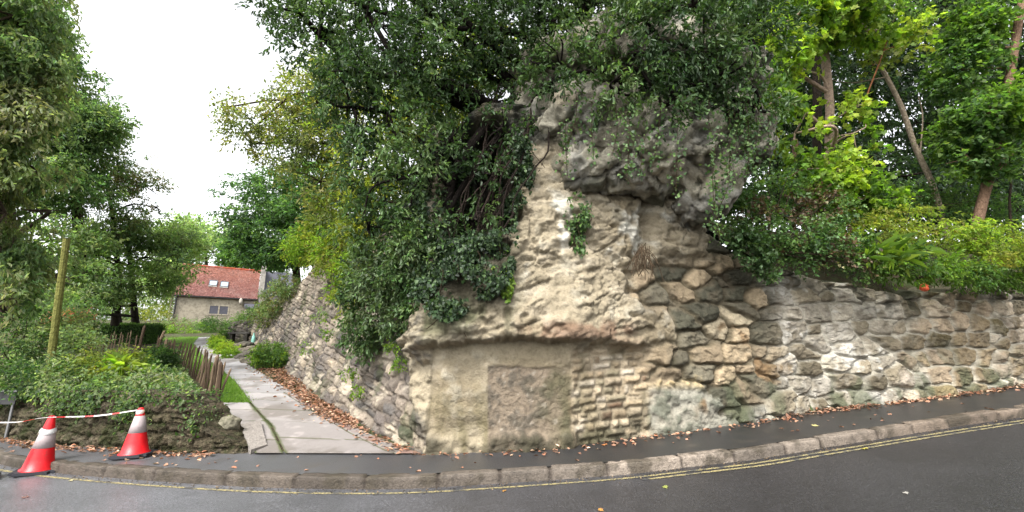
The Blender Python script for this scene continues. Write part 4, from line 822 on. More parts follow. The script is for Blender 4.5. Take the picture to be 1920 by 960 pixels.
# -- plants in the left bed
beds = [
 ('tall dark green shrub filling the left edge of the bed', [(20,640,9.2,60,45), (-30,680,8.9,60,60), (60,600,9.8,50,30)], MID[:3] + HAZ[:1], {}),
 ('pale feathery green shrub beside the mossy pole', [(90,640,9.6,55,35), (130,620,10.2,40,25), (150,650,9.6,40,30)], HAZ[1:] + OLI[2:], {}),
 ('low blue-green shrub hanging over the wall behind the first cone', [(40,710,8.2,70,28), (110,705,8.2,60,28), (0,700,8.4,50,30)], HAZ + MID[:2], {}),
 ('bright yellow-green leafy plant on top of the bed wall', [(170,690,8.6,45,22), (215,705,8.4,40,20), (235,680,8.8,30,18)], YEL[:3] + BRI[:2], {}),
 ('grey-green sprawling bramble above the second cone', [(200,725,8.0,60,24), (260,730,8.0,60,26), (140,725,8.0,50,20)], HAZ + [(.16, .19, .13)], dict(wr=.6)),
 ('pale leaved bramble running to the end of the bed wall', [(295,730,8.0,50,18), (330,748,7.7,35,12), (350,760,7.5,35,9), (270,712,8.4,30,16)], HAZ + [(.18, .2, .13)], dict(wr=.6)),
 ('dark leaved shrub beside the first fence pickets', [(262,694,9.4,24,13)], MID[:3] + EV[1:3], {}),
 ('dark bramble climbing over the middle of the leaning picket fence', [(306,672,11.4,18,9), (288,666,12.4,15,8)], MID[:3] + HAZ[:1], {}),
 ('spiky pale plant with sword-shaped leaves in the bed', [(240,700,8.5,24,24)], YEL[:2] + BRI[2:], dict(shape='long', wr=.13, L=.34, ntw=26, k=5, tl=.1)),
 ('dark rounded shrub at the left end of the picket fence', [(135,630,11.5,26,22), (150,615,12,24,18)], EV[1:] + MID[:1], {}),
 ('shrub with pinkish flower heads below the mossy pole', [(125,605,12.5,30,14), (145,598,12.8,20,10)], [(.35, .14, .12), (.12, .15, .07), (.09, .12, .06)], {}),
 ('tall shrub of fresh leaves left of the hedge', [(90,590,13,60,25), (150,580,14,45,20)], MID[1:3] + HAZ[:2], {}),
 ('fringe of weeds on the wall end by the boulder', [(365,765,7.4,24,10), (330,768,7.3,24,10), (392,760,7.9,12,7)], HAZ[:2] + MID[1:3], {}),
]
for k, (lab, lb, pl, kw) in enumerate(beds):
    d = dict(ntw=480, k=9, tl=.24, L=.075, wr=.5, gap=-.3, pal=pl); d.update(kw)
    bush('bed_shrub', lab, 'shrub', lb, 200 + k, group='plants in the garden bed', stems=0 if 'spiky' in lab else 2, **d)
R = np.random.default_rng(95); n_ = 9000; X_ = R.uniform(-13, -3.4, n_); Y_ = yinner(X_) + .15 + R.gamma(1.6, 1.6, n_); m = xleft(Y_) - X_ > 1.35; X_, Y_ = X_[m], Y_[m]; n_ = len(X_)
B = np.stack([X_, Y_, zg(X_, Y_) + R.uniform(0, .10, n_)], 1)
kind(link('ground_cover', leaf_mesh('ground_cover', B, unit(R.normal(size=(n_, 3)) + [0, 0, .4]), unit(R.normal(size=(n_, 3)) * .5 + [0, -.2, 1]), .08 * R.uniform(.6, 1.5, n_), .6, np.array(HAZ + MID[1:])[R.integers(0, 7, n_)], 'oval'), M['leaf']), 'stuff')
# plants trailing over the front of the bed wall
R = np.random.default_rng(97); hang = BEDTOP - BEDV; n0 = fbm(BEDP * [1, 1, .4], 1.6, 3)
w_ = np.where((BEDTOP > .4) & (hang < .22 + .38 * n0), 1, 0) + np.where((n0 > .42) & (BEDTOP > .4), .25, 0); w_ = w_ / w_.sum(); i = R.choice(len(BEDP), 5200, p=w_); n_ = len(i)
N3 = np.stack([BEDN[i, 0], BEDN[i, 1], np.zeros(n_)], 1); B = BEDP[i] + N3 * (.02 + np.abs(R.normal(size=(n_, 1))) * .09) + R.normal(size=(n_, 3)) * .03; o0 = B.mean(0)
t = thing('trailing_plants', 'tangle of small green leaves trailing over the top of the bed wall', 'creeper', tuple(o0))
link('foliage', leaf_mesh('foliage', B - o0, unit(R.normal(size=(n_, 3)) * .6 + [0, 0, -.6]), unit(N3 + R.normal(size=(n_, 3)) * .6 + [0, 0, .5]), .06 * R.uniform(.5, 1.4, n_), .65, np.array(HAZ + MID)[R.integers(0, 8, n_)] * .85, 'oval'), M['leaf'], t)
# trailing weeds on the bed wall and the garden wall
def tuft(label, spots, seed, pal, n=60, L=.05):
    for k, (x_, y_, d_, r_) in enumerate(spots):
        bush('wall_weed', label[k], 'weed', [(x_, y_, d_, r_, r_ * .8, .08)], seed + k, group='weeds rooted in the stone walls', ntw=int(n * .5), k=6, tl=.1, L=L, wr=.6, pal=pal, gap=-2)
tuft(['small fern tuft high on the sloping garden wall', 'pale green tuft low on the sloping garden wall', 'round weed tuft midway along the sloping garden wall', 'leafy weed near the corner of the sloping garden wall', 'bright weed just below the dark ledge corner', 'small weed under the dark shrub on the garden wall', 'tiny weed near the foot of the sloping garden wall'],
     [(600,590,9.9,14), (575,652,10.9,13), (615,625,9.9,10), (735,650,7.25,10), (745,680,7.1,12), (655,700,8.3,12), (668,735,7.95,9)], 300, BRI[:3] + HAZ[2:])
tuft(['sprig of leaves on the bed wall behind the tape', 'sprig of leaves on the bed wall right of the second cone'], [(90,770,7.75,9), (290,790,7.0,14)], 320, BRI[:2] + HAZ[1:], n=30)
# -- garden shrubs beyond the lawn
def gshrub(label, lobes, seed, pal, name='garden_shrub', **kw):
    d = dict(ntw=420, k=9, tl=.3, L=.10, wr=.5, gap=-.35, pal=pal); d.update(kw)
    return bush(name, label, 'shrub', lobes, seed, group='shrubs in the cottage garden', **d)
gshrub('round bright green bush at the foot of the garden wall', [(506,664,13.8,30,20), (490,670,13.6,18,13), (522,672,13.6,16,13)], 401, BRI[:3] + MID[2:], ntw=900, L=.06, tl=.16)
gshrub('low bright ground-hugging plant along the right side of the path', [(412,645,18.5,14,9), (425,655,17,18,10), (405,638,20,10,8), (432,662,16,12,8)], 402, BRI[1:], ntw=700, L=.08, tl=.2)
gshrub('dark round shrub in front of the cottage window', [(405,612,27,26,15), (388,612,28,18,11)], 403, MID[:3])
gshrub('mixed green shrub right of the garden path end', [(462,608,24,34,16), (485,592,22,24,20), (440,620,23,28,12)], 404, MID[1:] + HAZ[1:2], ntw=700)
gshrub('tall yellowish shrub at the far end of the garden wall', [(522,565,18,28,32), (503,592,19,24,22), (540,538,17,20,20)], 405, HAZ[1:] + OLI[2:] + MID[2:3], ntw=800)
gshrub('hedge-like brownish shrub below the cottage wall', [(335,607,33,38,10), (300,612,32,25,10), (370,612,32,20,10)], 406, HAZ[1:3] + BRN[1:2], ntw=500)
gshrub('yellow-green shrub beyond the hedge left of the cottage', [(290,585,40,30,14), (310,575,44,18,14)], 407, YEL[1:] , ntw=300)
gshrub('row of leafy plants at the back of the lawn', [(340,622,26,26,6), (310,622,26,18,6), (375,618,27,14,8)], 408, BRI[:3], ntw=300)
# clipped hedge: a slab of small leaves
h0 = hit(245, 643, zg); ax = unit(np.array([1.0, .15, 0])); R = np.random.default_rng(77); n_ = 9000
q = R.uniform(-1, 1, (n_, 3)); f = R.integers(0, 3, n_); q[np.arange(n_), f] = np.sign(q[np.arange(n_), f]); q = np.sign(q) * np.abs(q) ** .95; q *= R.uniform(.93, 1.03, (n_, 1))
sc = h0[1] / F; hw, hh, hd = 40 * sc, 17 * sc, .55
B = q[:, :1] * hw * ax + q[:, 1:2] * np.array([-.15, 1, 0]) * hd + np.array([0, 0, 1]) * (hh * (1 + q[:, 2:]))
B += .05 * np.stack([fbm(B, 2, 2)] * 3, 1)
t = thing('box_hedge', 'neat clipped dark green hedge block behind the picket fence', 'hedge', tuple(h0))
link('foliage', leaf_mesh('foliage', B, unit(R.normal(size=(n_, 3))), unit(R.normal(size=(n_, 3)) * .6 + q), .07 * R.uniform(.6, 1.3, n_), .6, np.array(MID)[np.clip(R.integers(0, 3, n_) + (q[:, 2] > .9), 0, 3)], 'oval'), M['leaf'], t)
a = Acc(); a.box(-ax * hw * .9 + np.array([0, -hd * .85, .0]), ax * hw * 1.8, (0, hd * 1.7, 0), (0, 0, hh * 1.85), (.02, .03, .012)); a.build('branch_core', M['bark'], t, cols=True)

# ------------------------------------------------------------------ cottage
d0 = hit(322, 607, slope); HD = float((d0 - O3) @ FW)
ea = unit(np.array([.80, .60, 0])); eb = np.array([-.52, .854, 0]); eb = unit(eb); ez = np.array([0, 0, 1.])
def on_plane(px_, py_, p, n):                       # where the ray through a pixel meets a plane
    d = at(px_, py_, 1) - O3; return O3 + d * (((p - O3) @ n) / (d @ n))
nrm = np.cross(ea, ez)
eL = on_plane(331, 553, d0, nrm); eaveh = eL[2] - d0[2]; LEN = float((on_plane(478, 572, d0, nrm) - d0) @ ea); DEP = 5.2
house = thing('cottage', 'stone cottage with a red clay tile roof at the end of the garden path', 'house', tuple(d0))
a = Acc(); hw_ = DEP / 2; rh = 3.15
a.box(-.4 * ez, ea * LEN, eb * DEP, ez * (eaveh + .4), srgb(188, 178, 158))
a.add([eaveh * ez, eaveh * ez + eb * DEP, eaveh * ez + eb * hw_ + ez * rh], [[0, 1, 2]], srgb(188, 178, 158))
g1 = ea * LEN; a.add([g1 + eaveh * ez, g1 + eaveh * ez + eb * DEP, g1 + eaveh * ez + eb * hw_ + ez * rh], [[0, 2, 1]], srgb(188, 178, 158))
w = a.build('wall', M['attrs'], house, cols=True)
# roof: real courses of tiles, stepped
nu_, nv_ = 120, 34; sl_ = unit(eb * hw_ + ez * rh); rl = math.hypot(hw_, rh) + .25; nn_ = np.cross(ea, sl_)
V = []; Cc = []; R = np.random.default_rng(5)
for i in range(nv_):
    for e in (0, 1):
        s_ = rl * (i + e) / nv_ - .25
        for j in range(nu_):
            V.append(eaveh * ez + ea * (-.15 + (LEN + .3) * j / (nu_ - 1)) + sl_ * s_ + nn_ * (.10 - .05 * e + R.normal() * .008))
            k = (i / nv_); Cc.append(lerp(srgb(160, 114, 108), srgb(192, 132, 114), np.clip(k * 1.2 - .2 + R.normal() * .25, 0, 1)) * R.uniform(.7, 1.25))
V = np.array(V); roof = link('roof', mesh_np('roof', V, [grid_faces(2 * nv_, nu_)], np.array(Cc)), M['tile'], house)
b_ = Acc(); b_.box(eaveh * ez + eb * DEP + ez * .03 - ea * .15, ea * (LEN + .3), -eb * hw_ + ez * rh, nn_ * .05, srgb(150, 82, 70)); b_.build('rear_roof', M['tile'], house, cols=True)
b_ = Acc(); b_.tube([eaveh * ez + eb * hw_ + ez * (rh + .08) - ea * .2, eaveh * ez + eb * hw_ + ez * (rh + .08) + ea * (LEN + .2)], .12, 8, srgb(180, 84, 56)); b_.build('ridge', M['tile'], house, cols=True)
b_ = Acc(); b_.box(eaveh * ez - ez * .1 - ea * .15 - eb * .28, ea * (LEN + .3), eb * .1, ez * .1, (.03, .03, .03)); b_.tube([-eb * .12 + ea * .06 - ez * .2, -eb * .12 + ea * .06 + ez * eaveh], .07, 8, (.03, .03, .03)); b_.build('gutter', M['attrs'], house, cols=True)
def roof_uv(px_, py_): q = on_plane(px_, py_, d0 + eaveh * ez + nn_ * .1, nn_) - d0 - eaveh * ez; return float(q @ ea), float(q @ sl_)
for cx_, cy_ in ((397, 533), (418, 536)):
    u_, v_ = roof_uv(cx_, cy_); k_ = .34
    fo = eaveh * ez + ea * (u_ - k_) + sl_ * (v_ - .36) + nn_ * .09
    f = Acc(); e_ = .06
    f.box(fo, ea * 2 * k_, sl_ * e_, nn_ * .1, (.09, .09, .1)); f.box(fo + sl_ * (.72 - e_), ea * 2 * k_, sl_ * e_, nn_ * .1, (.09, .09, .1))
    f.box(fo + sl_ * e_, ea * e_, sl_ * (.72 - 2 * e_), nn_ * .1, (.09, .09, .1)); f.box(fo + ea * (2 * k_ - e_) + sl_ * e_, ea * e_, sl_ * (.72 - 2 * e_), nn_ * .1, (.09, .09, .1))
    f.box(fo - sl_ * .12, ea * 2 * k_, sl_ * .12, nn_ * .06, srgb(190, 185, 178))
    sk = f.build('skylight', M['attrs'], house, cols=True)
    p_ = Acc(); p_.box(fo + (ea + sl_) * e_ + nn_ * .05, ea * (2 * k_ - 2 * e_), sl_ * (.72 - 2 * e_), nn_ * .02); p_.build('pane', M['glass'], sk)
def wall_uv(px_, py_): q = on_plane(px_, py_, d0, nrm) - d0; return float(q @ ea), float(q[2])
u0, v1 = wall_uv(394, 573); u1, _ = wall_uv(428, 575); v0 = v1 - .75
f = Acc(); fr_c = srgb(200, 190, 170)
for (ua, ub, va, vb) in ((u0 - .1, u1 + .1, v1, v1 + .12), (u0 - .1, u1 + .1, v0 - .1, v0), (u0 - .1, u0, v0, v1), (u1, u1 + .1, v0, v1), ((u0 + u1) / 2 - .06, (u0 + u1) / 2 + .06, v0, v1)):
    f.box(ea * ua + ez * va + nrm * .04, ea * (ub - ua), ez * (vb - va), -nrm * .08, fr_c)
wi = f.build('window', M['attrs'], house, cols=True)
for ua, ub in ((u0, (u0 + u1) / 2 - .06), ((u0 + u1) / 2 + .06, u1)):
    p_ = Acc(); p_.box(ea * ua + ez * v0 + nrm * .012, ea * (ub - ua), ez * (v1 - v0), -nrm * .02); p_.build('pane', M['slate'], wi)
# slate-roofed wing and little lean-to at the right end
wing = thing('cottage_wing', 'pale gabled wing with a dark slate roof beside the red-roofed cottage', 'house', tuple(d0 + ea * (LEN + .25)))
a = Acc(); wl = 3.4
a.box(-.4 * ez, ea * wl, eb * 5, ez * (eaveh + .9), srgb(176, 170, 160)); a.box(ez * (eaveh + .5) - ea * .05 - eb * .05, ea * .42, eb * 3.0, ez * 2.9, srgb(196, 190, 180)); a.build('wall', M['attrs'], wing, cols=True)
a = Acc(); a.box(ez * (eaveh + .55) + ea * .38 - eb * .3, ea * wl, eb * 2.8 + ez * 2.6, np.array([0, 0, .12])); a.build('roof', M['slate'], wing)
a = Acc(); a.box(ez * (eaveh - .55) - ea * 1.2 - nrm * -.02, ea * 1.3, nrm * 1.6 - ez * .5, ez * .1); a.build('lean_to_roof', M['slate'], wing)
a = Acc(); a.box(-ea * 1.1 + nrm * .06 - ez * .3, ea * 1.2, nrm * 1.4, ez * (eaveh - .8), srgb(180, 170, 152)); a.build('lean_to_wall', M['attrs'], wing, cols=True)
# finial stone
fp = d0 + ea * (LEN - 1.25) + nrm * .35 + ez * (eaveh - .55)
bm = bmesh.new(); bmesh.ops.create_icosphere(bm, subdivisions=2, radius=.2); me = bpy.data.meshes.new('stone_finial'); bm.to_mesh(me); bm.free()
V = np.array([v.co for v in me.vertices]); V *= (.8, .8, 1.7); V[:, 2] += .25
Fq = np.array([list(p.vertices) for p in me.polygons]); o = tag(link('stone_finial', mesh_np('stone_finial', V, [Fq], np.tile(srgb(200, 192, 178), (len(V), 1)), True), M['attrs']), 'small pale stone finial standing on the corner of the lean-to', 'ornament'); o.location = fp
# ladder leaning at the cottage gable
t = thing('ladder', 'pale weathered ladder leaning on the left end of the cottage', 'ladder', tuple(hit(314, 603, slope)))
l0 = hit(314, 603, slope); top = on_plane(325, 545, l0 + eb * .6, unit(nrm + .2 * ea)); a1_ = top - l0; wd = ea * .62
for s_ in (0, 1):
    a = Acc(); a.tube([wd * s_, a1_ + wd * s_], .045, 6, srgb(170, 160, 140)); a.build('rail', M['wood'], t, cols=True)
for k in range(1, 9):
    a = Acc(); a.tube([a1_ * k / 9, a1_ * k / 9 + wd], .03, 6, srgb(180, 170, 150)); a.build('rung', M['wood'], t, cols=True)

# ------------------------------------------------------------------ mossy pole, picket fence, bench, rockery
g = at(96, 690, 8.9); g[2] = zg(g[0], g[1]) - .05; tp = at(125, 447, 9.0); t = thing('wooden_pole', 'mossy leaning wooden pole among the trees at the left', 'pole', tuple(g))
a = Acc(); q = np.linspace(g, tp, 14) - g; a.tube(q, np.linspace(.068, .058, 14), 10, srgb(150, 150, 84), .03); a.build('shaft', M['bark'], t, cols=True)
a = Acc(); a.tube([q[-1], q[-1] + (q[-1] - q[-2]) * .02], .064, 10, srgb(150, 146, 110)); a.build('cap', M['bark'], t, cols=True)
def fence(label, L, hgt, spacing, seed, zf, lean=(0, 0), posts=(0, -1)):
    R = np.random.default_rng(seed); P = hits(L, zf); q, s = resample(P, spacing); t = thing('picket_fence', label, 'fence', tuple(q[0]))
    wc = [(128, 108, 88), (106, 88, 72), (146, 126, 104), (92, 76, 62)]
    for k, p in enumerate(q):
        post = k == 0 or k == len(q) - 1 or k in posts
        h = hgt * R.uniform(.85, 1.1) * (1.22 if post else 1); w = .045 if post else R.uniform(.014, .022); ln = np.array([R.normal() * .06 + lean[0], R.normal() * .05 + lean[1], 1.0])
        a = Acc(); b0 = p - q[0]; ax_ = np.array([0, 0, 0.]); c = srgb(*wc[R.integers(4)])
        pts = [b0 - ez * .1, b0 + ln * h * .5 + R.normal(size=3) * .008, b0 + ln * h * .93, b0 + ln * h]; a.tube(pts, [w, w, w * .95, w * .3], 6, c, .06)
        a.build('post' if post else 'picket', M['wood'], t, cols=True)
    for f_ in (.3, .72):
        a = Acc(); a.tube(q - q[0] + np.array([lean[0] * hgt * f_, lean[1] * hgt * f_ + .02, hgt * f_]), .006, 4, srgb(90, 84, 78)); a.build('wire', M['wood'], t, cols=True)
fence('split chestnut picket fence leaning beside the path, with two stout posts', [(408,758),(393,738),(374,716),(352,704),(330,694),(308,682),(285,672)], .80, .145, 3, lambda x, y: slope(x, y) + .10, lean=(.09, 0), posts=(9,))
fence('straight picket fence half hidden by bed plants left of the hedge', [(258,668),(235,668),(210,667),(188,666),(165,664)], .80, .15, 4, lambda x, y: slope(x, y) + .25)
p = hit(424, 642, slope); t = thing('garden_bench', 'low dark slab bench beside the rockery at the path side', 'bench', tuple(p))
a = Acc(); a.box((0, 0, .42), (1.0, .1, 0), (-.05, .4, 0), (0, 0, .07), srgb(120, 116, 112)); a.build('seat', M['attrs'], t, cols=True)
for x_ in (.08, .8):
    a = Acc(); a.box((x_, .08, -.05), (.12, 0, 0), (0, .25, 0), (0, 0, .468), srgb(90, 86, 80)); a.build('leg', M['attrs'], t, cols=True)
def boulder(name, label, c, r, seed, colr, cat='boulder', group=None, mt='earthwall'):
    bm = bmesh.new(); bmesh.ops.create_icosphere(bm, subdivisions=4, radius=1); V = np.array([v.co[:] for v in bm.verts]); Fq = np.array([[v.index for v in f.verts] for f in bm.faces]); bm.free()
    V = np.sign(V) * np.abs(V) ** .8; V = V * (1 + .28 * fbm(V + seed * 7.1, 1.1, 3) + .07 * fbm(V + seed, 4, 3))[:, None] * np.array(r)
    cc = mixc(np.tile(srgb(*colr), (len(V), 1)), (84, 88, 60), sst(0, .5, fbm(V + seed, 3 / max(r), 3)) * .6)
    o = tag(link(name, mesh_np(name, V, [Fq], cc, True), M[mt]), label, cat, group); o.location = c; return o
def on_ground(px_, py_, zf, dz=0): p = hit(px_, py_, zf); p[2] += dz; return p
pb = on_ground(428, 822, zp); boulder('boulder', 'pale rounded boulder perched on the end of the bed wall', at(428, 795, 7.05), (.17, .15, .13), 1, (150, 144, 124), mt='stone')
boulder('boulder', 'flat dark mossy boulder on the bed wall behind the pale one', at(388, 776, 7.2), (.24, .18, .10), 2, (104, 100, 88))
boulder('boulder', 'jagged grey boulder below the fence post on the wall end', at(372, 757, 7.5), (.26, .2, .11), 3, (112, 110, 104), mt='stone')
boulder('boulder', 'brown earthy boulder at the foot of the bed wall end', at(415, 826, 6.95), (.34, .2, .17), 4, (104, 96, 76))
boulder('boulder', 'broad brown stone under the perched pale boulder', at(455, 838, 6.98), (.26, .16, .11), 5, (112, 106, 88))
# sloping pale slab at the path entrance
s0 = hits([(447,812),(487,798),(500,838),(470,850)], lambda x, y: slope(x, y) + .02); s0[:, 2] += [.14, .10, .03, .05]
a = Acc(); a.add(np.concatenate([s0, s0 - [0, 0, .2]]), [[3, 2, 1, 0], [0, 1, 5, 4], [1, 2, 6, 5], [2, 3, 7, 6], [3, 0, 4, 7]], srgb(168, 160, 152)); tag(a.build('stone_slab', M['stone'], cols=True), 'tilted pale stone slab at the left of the path entrance', 'slab')
R = np.random.default_rng(66)
for k, (x_, y_, s_) in enumerate([(448,652,.26), (460,650,.3), (470,656,.22), (455,662,.3), (466,666,.25), (478,664,.3), (488,682,.22), (455,672,.25), (470,680,.3), (530,684,.2), (515,688,.24), (495,690,.2)]):
    p = on_ground(x_, y_, slope, .05); labs = ['grey rockery stone under the bench end', 'largest upper rockery stone below the teal ornament', 'small rockery stone right of the ornament', 'brown rockery stone nearest the bright ground cover', 'flat rockery stone in the middle of the heap', 'grey rockery stone against the garden wall', 'small stone in front of the round bush on the left', 'low rockery stone beside the path edge', 'broad rockery stone at the bottom of the heap', 'stone at the right foot of the round bush', 'stone in the middle below the round bush', 'stone at the lower left of the round bush']
    boulder('rockery_stone', labs[k], p, (s_, s_ * .8, s_ * .55), 10 + k, [(134, 124, 112), (112, 106, 98), (150, 140, 126)][k % 3], 'stone', 'rockery stones beside the path', 'stone')
p = on_ground(474, 646, slope); t = thing('garden_ornament', 'slim pale teal ornament standing behind the rockery', 'ornament', tuple(p))
a = Acc(); pr = [(0, .07), (.05, .08), (.2, .09), (.36, .07), (.42, .035), (.5, .03), (.53, .035)]; a.tube([(0, 0, z_) for z_, _ in pr], [r_ for _, r_ in pr], 12); a.build('body', M['teal'], t, smooth=True)

# ------------------------------------------------------------------ traffic cones and tape
def lathe(pr, n=40):
    th = np.arange(n) / n * 2 * math.pi; V = np.array([[r * math.cos(q), r * math.sin(q), z] for r, z in pr for q in th])
    i = np.arange(len(pr) - 1)[:, None] * n; j = np.arange(n)[None]; k = (j + 1) % n
    return V, np.stack([(i + j).ravel(), (i + k).ravel(), (i + n + k).ravel(), (i + n + j).ravel()], 1)
def cone(label, p, rz, tilt, torn, H=.75):
    t = thing('traffic_cone', label, 'traffic cone', tuple(p), 'traffic cones along the kerb'); t.rotation_euler = (tilt[0], tilt[1], rz)
    bm = bmesh.new(); bmesh.ops.create_cube(bm, size=1, matrix=__import__('mathutils').Matrix.Diagonal((.47, .47, .04, 1)))
    bmesh.ops.bevel(bm, geom=[e for e in bm.edges if abs(e.verts[0].co.z - e.verts[1].co.z) > .01], offset=.06, segments=5, affect='EDGES')
    bmesh.ops.bevel(bm, geom=[e for e in bm.edges if abs(e.verts[0].co.z - e.verts[1].co.z) < 1e-4], offset=.008, segments=2, affect='EDGES')
    me = bpy.data.meshes.new('base'); bm.to_mesh(me); bm.free(); o = link('base', me, M['rubber'], t); o.location = (0, 0, .022)
    rb, rt = .17, .035; rz_ = lambda z: rb + (rt - rb) * (z - .04) / (H - .04)
    V, Fq = lathe([(rb + .022, .0425), (rb + .02, .052), (rz_(.06), .065), (rz_(.2), .2), (rz_(.4), .4), (rz_(.6), .6), (rz_(H - .02), H - .02), (rz_(H) - .005, H), (.02, H + .003), (.001, H + .002)])
    link('body', mesh_np('body', V, [Fq], smooth=True), M['red'], t)
    V, Fq = lathe([(rz_(.33) + .001, .329), (rz_(.33) + .004, .33), (rz_(.45) + .004, .45), (rz_(.565) + .004, .565), (rz_(.566) + .001, .567)])
    link('reflective_sleeve', mesh_np('reflective_sleeve', V, [Fq], smooth=True), M['sleeve'], t)
    if torn:
        V, Fq = lathe([(rz_(.52) + .012, .515), (rz_(.53) + .016, .53), (rz_(.55) + .015, .55), (rz_(.575) + .006, .585)]); V[:, 2] += .012 * np.sin(np.arctan2(V[:, 1], V[:, 0]) * 2 + 1)
        link('tape_wrap', mesh_np('tape_wrap', V, [Fq], smooth=True), M['white'], t)
    return t
c1 = hit(69, 886, zr); c2 = hit(251, 856, zp); c3 = hit(-52, 904, zr)
def settle(p, zf): p[2] = float(zf(p[0])) + .004; return p
cone('red and white cone with a white wrap round its sleeve, standing in the road', settle(c1, zr), .5, (0, .05), True)
cone('red and white cone standing on the pavement by the bed wall', settle(c2, zp), .25, (-.03, -.03), False, .68)
cone('cone cut off by the left edge, only its black base showing', settle(c3, zr), .8, (0, 0), False)
def ribbon(pts, w, period):
    a = Acc(); q = curve(pts, 90); s = np.concatenate([[0], np.cumsum(np.linalg.norm(np.diff(q, axis=0), axis=1))]); tw = .5 + .7 * np.sin(s * 1.7) + .4 * np.sin(s * 4.1)
    n = len(q); V = np.zeros((n, 2, 3)); 
    for j, sg in enumerate((-1, 1)): V[:, j] = q + sg * w / 2 * np.stack([0 * s, np.sin(tw), np.cos(tw)], 1)
    k = (np.floor(s / period) % 3 == 0)
    for i in range(n - 1): a.add([V[i, 0], V[i + 1, 0], V[i + 1, 1], V[i, 1]], [[0, 1, 2, 3]], (.4, .015, .015) if k[i] else (.5, .48, .47))
    return a
def apex(p, h=.735): return np.array([p[0], p[1], p[2] + h])
A3, A1, A2 = apex(c3) , apex(c1), apex(c2, .655)
m1 = (A1 + A2) / 2 - [0, 0, .035]; m0 = (A3 + A1) / 2 - [0, 0, .03]
q = np.array([A3, m0, A1 + [0, -.03, 0], m1, A2 + [-.02, -.03, 0]])
a = ribbon(q, .024, .11); a.build('barrier_tape', M['attrp'], cols=True)
tag(bpy.data.objects['barrier_tape'], 'red and white barrier tape strung between the traffic cones', 'tape')
a = Acc(); V, Fq = lathe([(.047, .66), (.052, .69), (.047, .72)], 20); a.add(V + c2 - [.02, 0, .065], Fq, (.74, .68, .66)); tag(a.build('tape_knot', M['attrp'], cols=True), 'loop of barrier tape tied round the top of the pavement cone', 'tape')
# low board at the left edge
g = hit(10, 823, zp); t = thing('sign_board', 'low dark board on thin pale metal posts at the left edge of the bed wall', 'sign', tuple(g))
for x_ in (0, -1.1):
    a = Acc(); a.tube([(x_, 0, -.05), (x_, 0, .86)], .022, 8); a.build('post', M['metal'], t)
a = Acc(); a.box((-1.15, -.045, .60), (1.22, 0, 0), (0, .02, 0), (0, 0, .22)); a.build('board', M['dark'], t)
a = Acc(); a.box((-1.16, -.06, .822), (1.24, 0, 0), (0, .05, 0), (0, 0, .02)); a.build('top_rail', M['metal'], t)

# ------------------------------------------------------------------ fallen leaves and small things
R = np.random.default_rng(123)
def scatter(name, P, L, pal, lab=None, flat=.35, wr=.6):
    n = len(P); D = unit(R.normal(size=(n, 3)) * [1, 1, flat * .5]); N = unit(R.normal(size=(n, 3)) * flat + [0, 0, 1])
    c = np.array(pal)[R.integers(0, len(pal), n)] * np.exp(R.normal(size=(n, 1)) * .25)
    return kind(link(name, leaf_mesh(name, P, D, N, L * R.uniform(.6, 1.4, n), wr, c, 'long'), M['litter']), 'stuff')
dry = [srgb(190, 146, 120), srgb(164, 124, 102), srgb(208, 174, 146), srgb(130, 102, 86), srgb(180, 126, 98)]
pts = []
def along(L, n, w, zf, dz=.008, sgn=-1, jx=0):
    P = hits(L, zf); q, _ = resample(P, .03); nn = normals2(q); i = R.integers(0, len(q), n); o_ = np.abs(R.normal(size=n)) * w
    p = q[i].copy(); p[:, :2] += nn[i] * (o_ * -sgn)[:, None] + R.normal(size=(n, 2)) * .03; p[:, 2] = zf(p[:, 0], p[:, 1]) + dz + R.random(n) * .03; return p
pts.append(along([(1250,816),(1350,801),(1450,786),(1550,769),(1650,758),(1750,746),(1850,733),(1920,723)], 300, .16, zp)); pts.append(along([(1480,781),(1550,769),(1650,758),(1750,746),(1850,733),(1920,723)], 420, .10, zp))
pts.append(along([(0,824),(100,837),(250,847),(400,854)], 420, .10, zp)); pts.append(along([(700,816),(780,850),(900,849),(1080,839),(1250,816)], 160, .2, zp))
P5 = hits([(500,688),(540,715),(580,745),(620,775),(660,795)], slope); i = R.random(2600); k = i * 4; j = k.astype(int).clip(0, 3); p = P5[j] + (P5[j + 1] - P5[j]) * (k - j)[:, None]; p[:, :2] += R.normal(size=(2600, 2)) * np.array([.24, .26]) * (1 - .5 * i)[:, None]
p[:, 2] = slope(p[:, 0], p[:, 1]) + .03 + R.random(2600) * .03; pts.append(p)
pts.append(along([(505,672),(540,705),(600,753),(650,787),(700,814),(775,846)], 700, .16, slope, .03))
n_ = 900; X_ = R.uniform(-9, 11, n_); Y_ = ykerb(X_) - np.abs(R.normal(size=n_)) * .09 - .02; GR = np.stack([X_, Y_, zr(X_) + .006], 1)
n_ = 90; X_ = R.uniform(-9, 11, n_); Y_ = lerp(ykerb(X_) + .2, yinner(X_), R.random(n_)); pts.append(np.stack([X_, Y_, zp(X_) + .01], 1))
scatter('fallen_leaves', np.concatenate(pts), .065, dry)
scatter('gutter_grit', GR, .022, [srgb(120, 104, 86), srgb(92, 80, 66), srgb(150, 128, 100), srgb(70, 62, 54)])
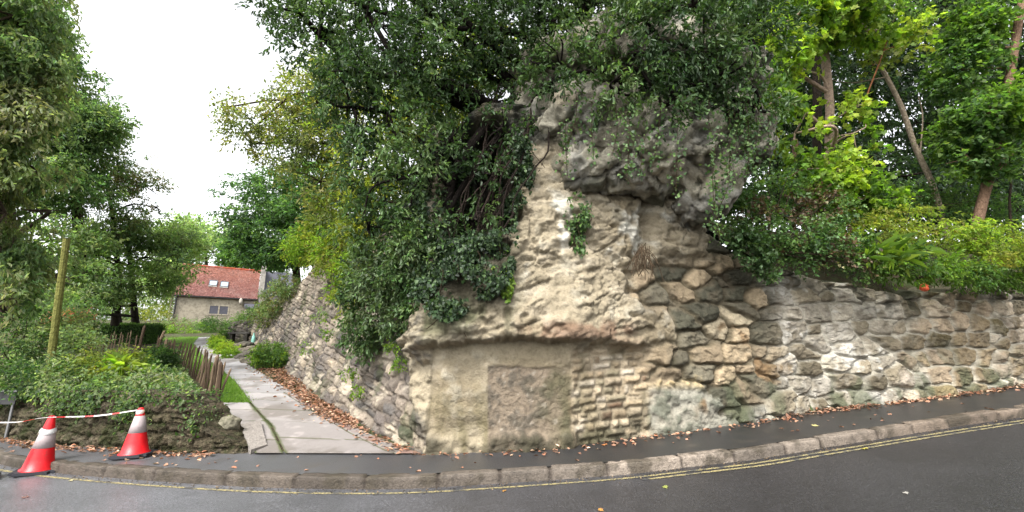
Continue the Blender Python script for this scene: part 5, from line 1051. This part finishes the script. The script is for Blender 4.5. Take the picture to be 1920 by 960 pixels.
for k, (x_, y_, zf, c, s_, lab) in enumerate([(1132,834,zp,(226,140,60),.15,'large orange fallen leaf on the pavement under the stone infill'), (945,921,zr,(214,150,40),.09,'small orange leaf on the road below the kerb'), (1620,842,zr,(206,196,60),.14,'yellow-green leaf lying near the yellow lines'), (1244,914,zr,(170,180,70),.12,'pale green leaf on the dark road right of centre'),
        (1122,958,zr,(220,150,40),.09,'orange leaf at the very bottom edge of the picture'), (1695,925,zr,(200,196,186),.09,'whitish leaf on the road at the right'), (1524,800,zp,(210,196,120),.15,'pale curled leaf on the pavement by the right wall'), (40,936,zr,(120,80,66),.10,'brown leaf on the road at the lower left'), (130,902,zr,(200,190,140),.10,'pale leaf on the road below the first cone')]):
    p = hit(x_, y_, lambda x, y: zf(x)); p[2] += .008
    me = leaf_mesh('fallen_leaf', np.zeros((2, 3)), np.array([[.8, .5, .1], [.3, .9, .15]]), np.array([[0, -.3, 1.], [.2, -.2, 1]]), np.array([s_, s_ * .7]) * .72, .75, np.tile(srgb(*c) * .75 + .03, (2, 1)), 'palm')
    o = tag(link('fallen_leaf', me, M['litter']), lab, 'leaf', 'single fallen leaves on the road and pavement'); o.location = p; o.rotation_euler.z = R.uniform(0, 6)
# orange-red fruit on the wall top
o = boulder('red_fruit', 'round orange-red fruit lying on the stone wall top under the bright shrubs', at(1732, 539, 8.35), (.07, .07, .065), 60, (205, 80, 50), 'fruit'); o.data.materials.clear(); o.data.materials.append(M['berry'])
# hanging root tuft in the cleft of the rock
R = np.random.default_rng(8); b0 = at(1205, 468, 6.8); a = Acc()
for k in range(46):
    s_ = b0 + R.normal(size=3) * [.05, .04, .05]; e = s_ + [R.normal() * .09 - .05, -.05 - abs(R.normal()) * .05, -R.uniform(.2, .5)]
    a.tube(curve([s_, (s_ + e) / 2 + R.normal(size=3) * .03, e], 8), .006, 4, srgb(104, 88, 70) * R.uniform(.6, 1.2))
o = a.build('root_tuft', M['bark'], cols=True); tag(o, 'tuft of dry hanging roots in the cleft of the tan rock', 'roots')
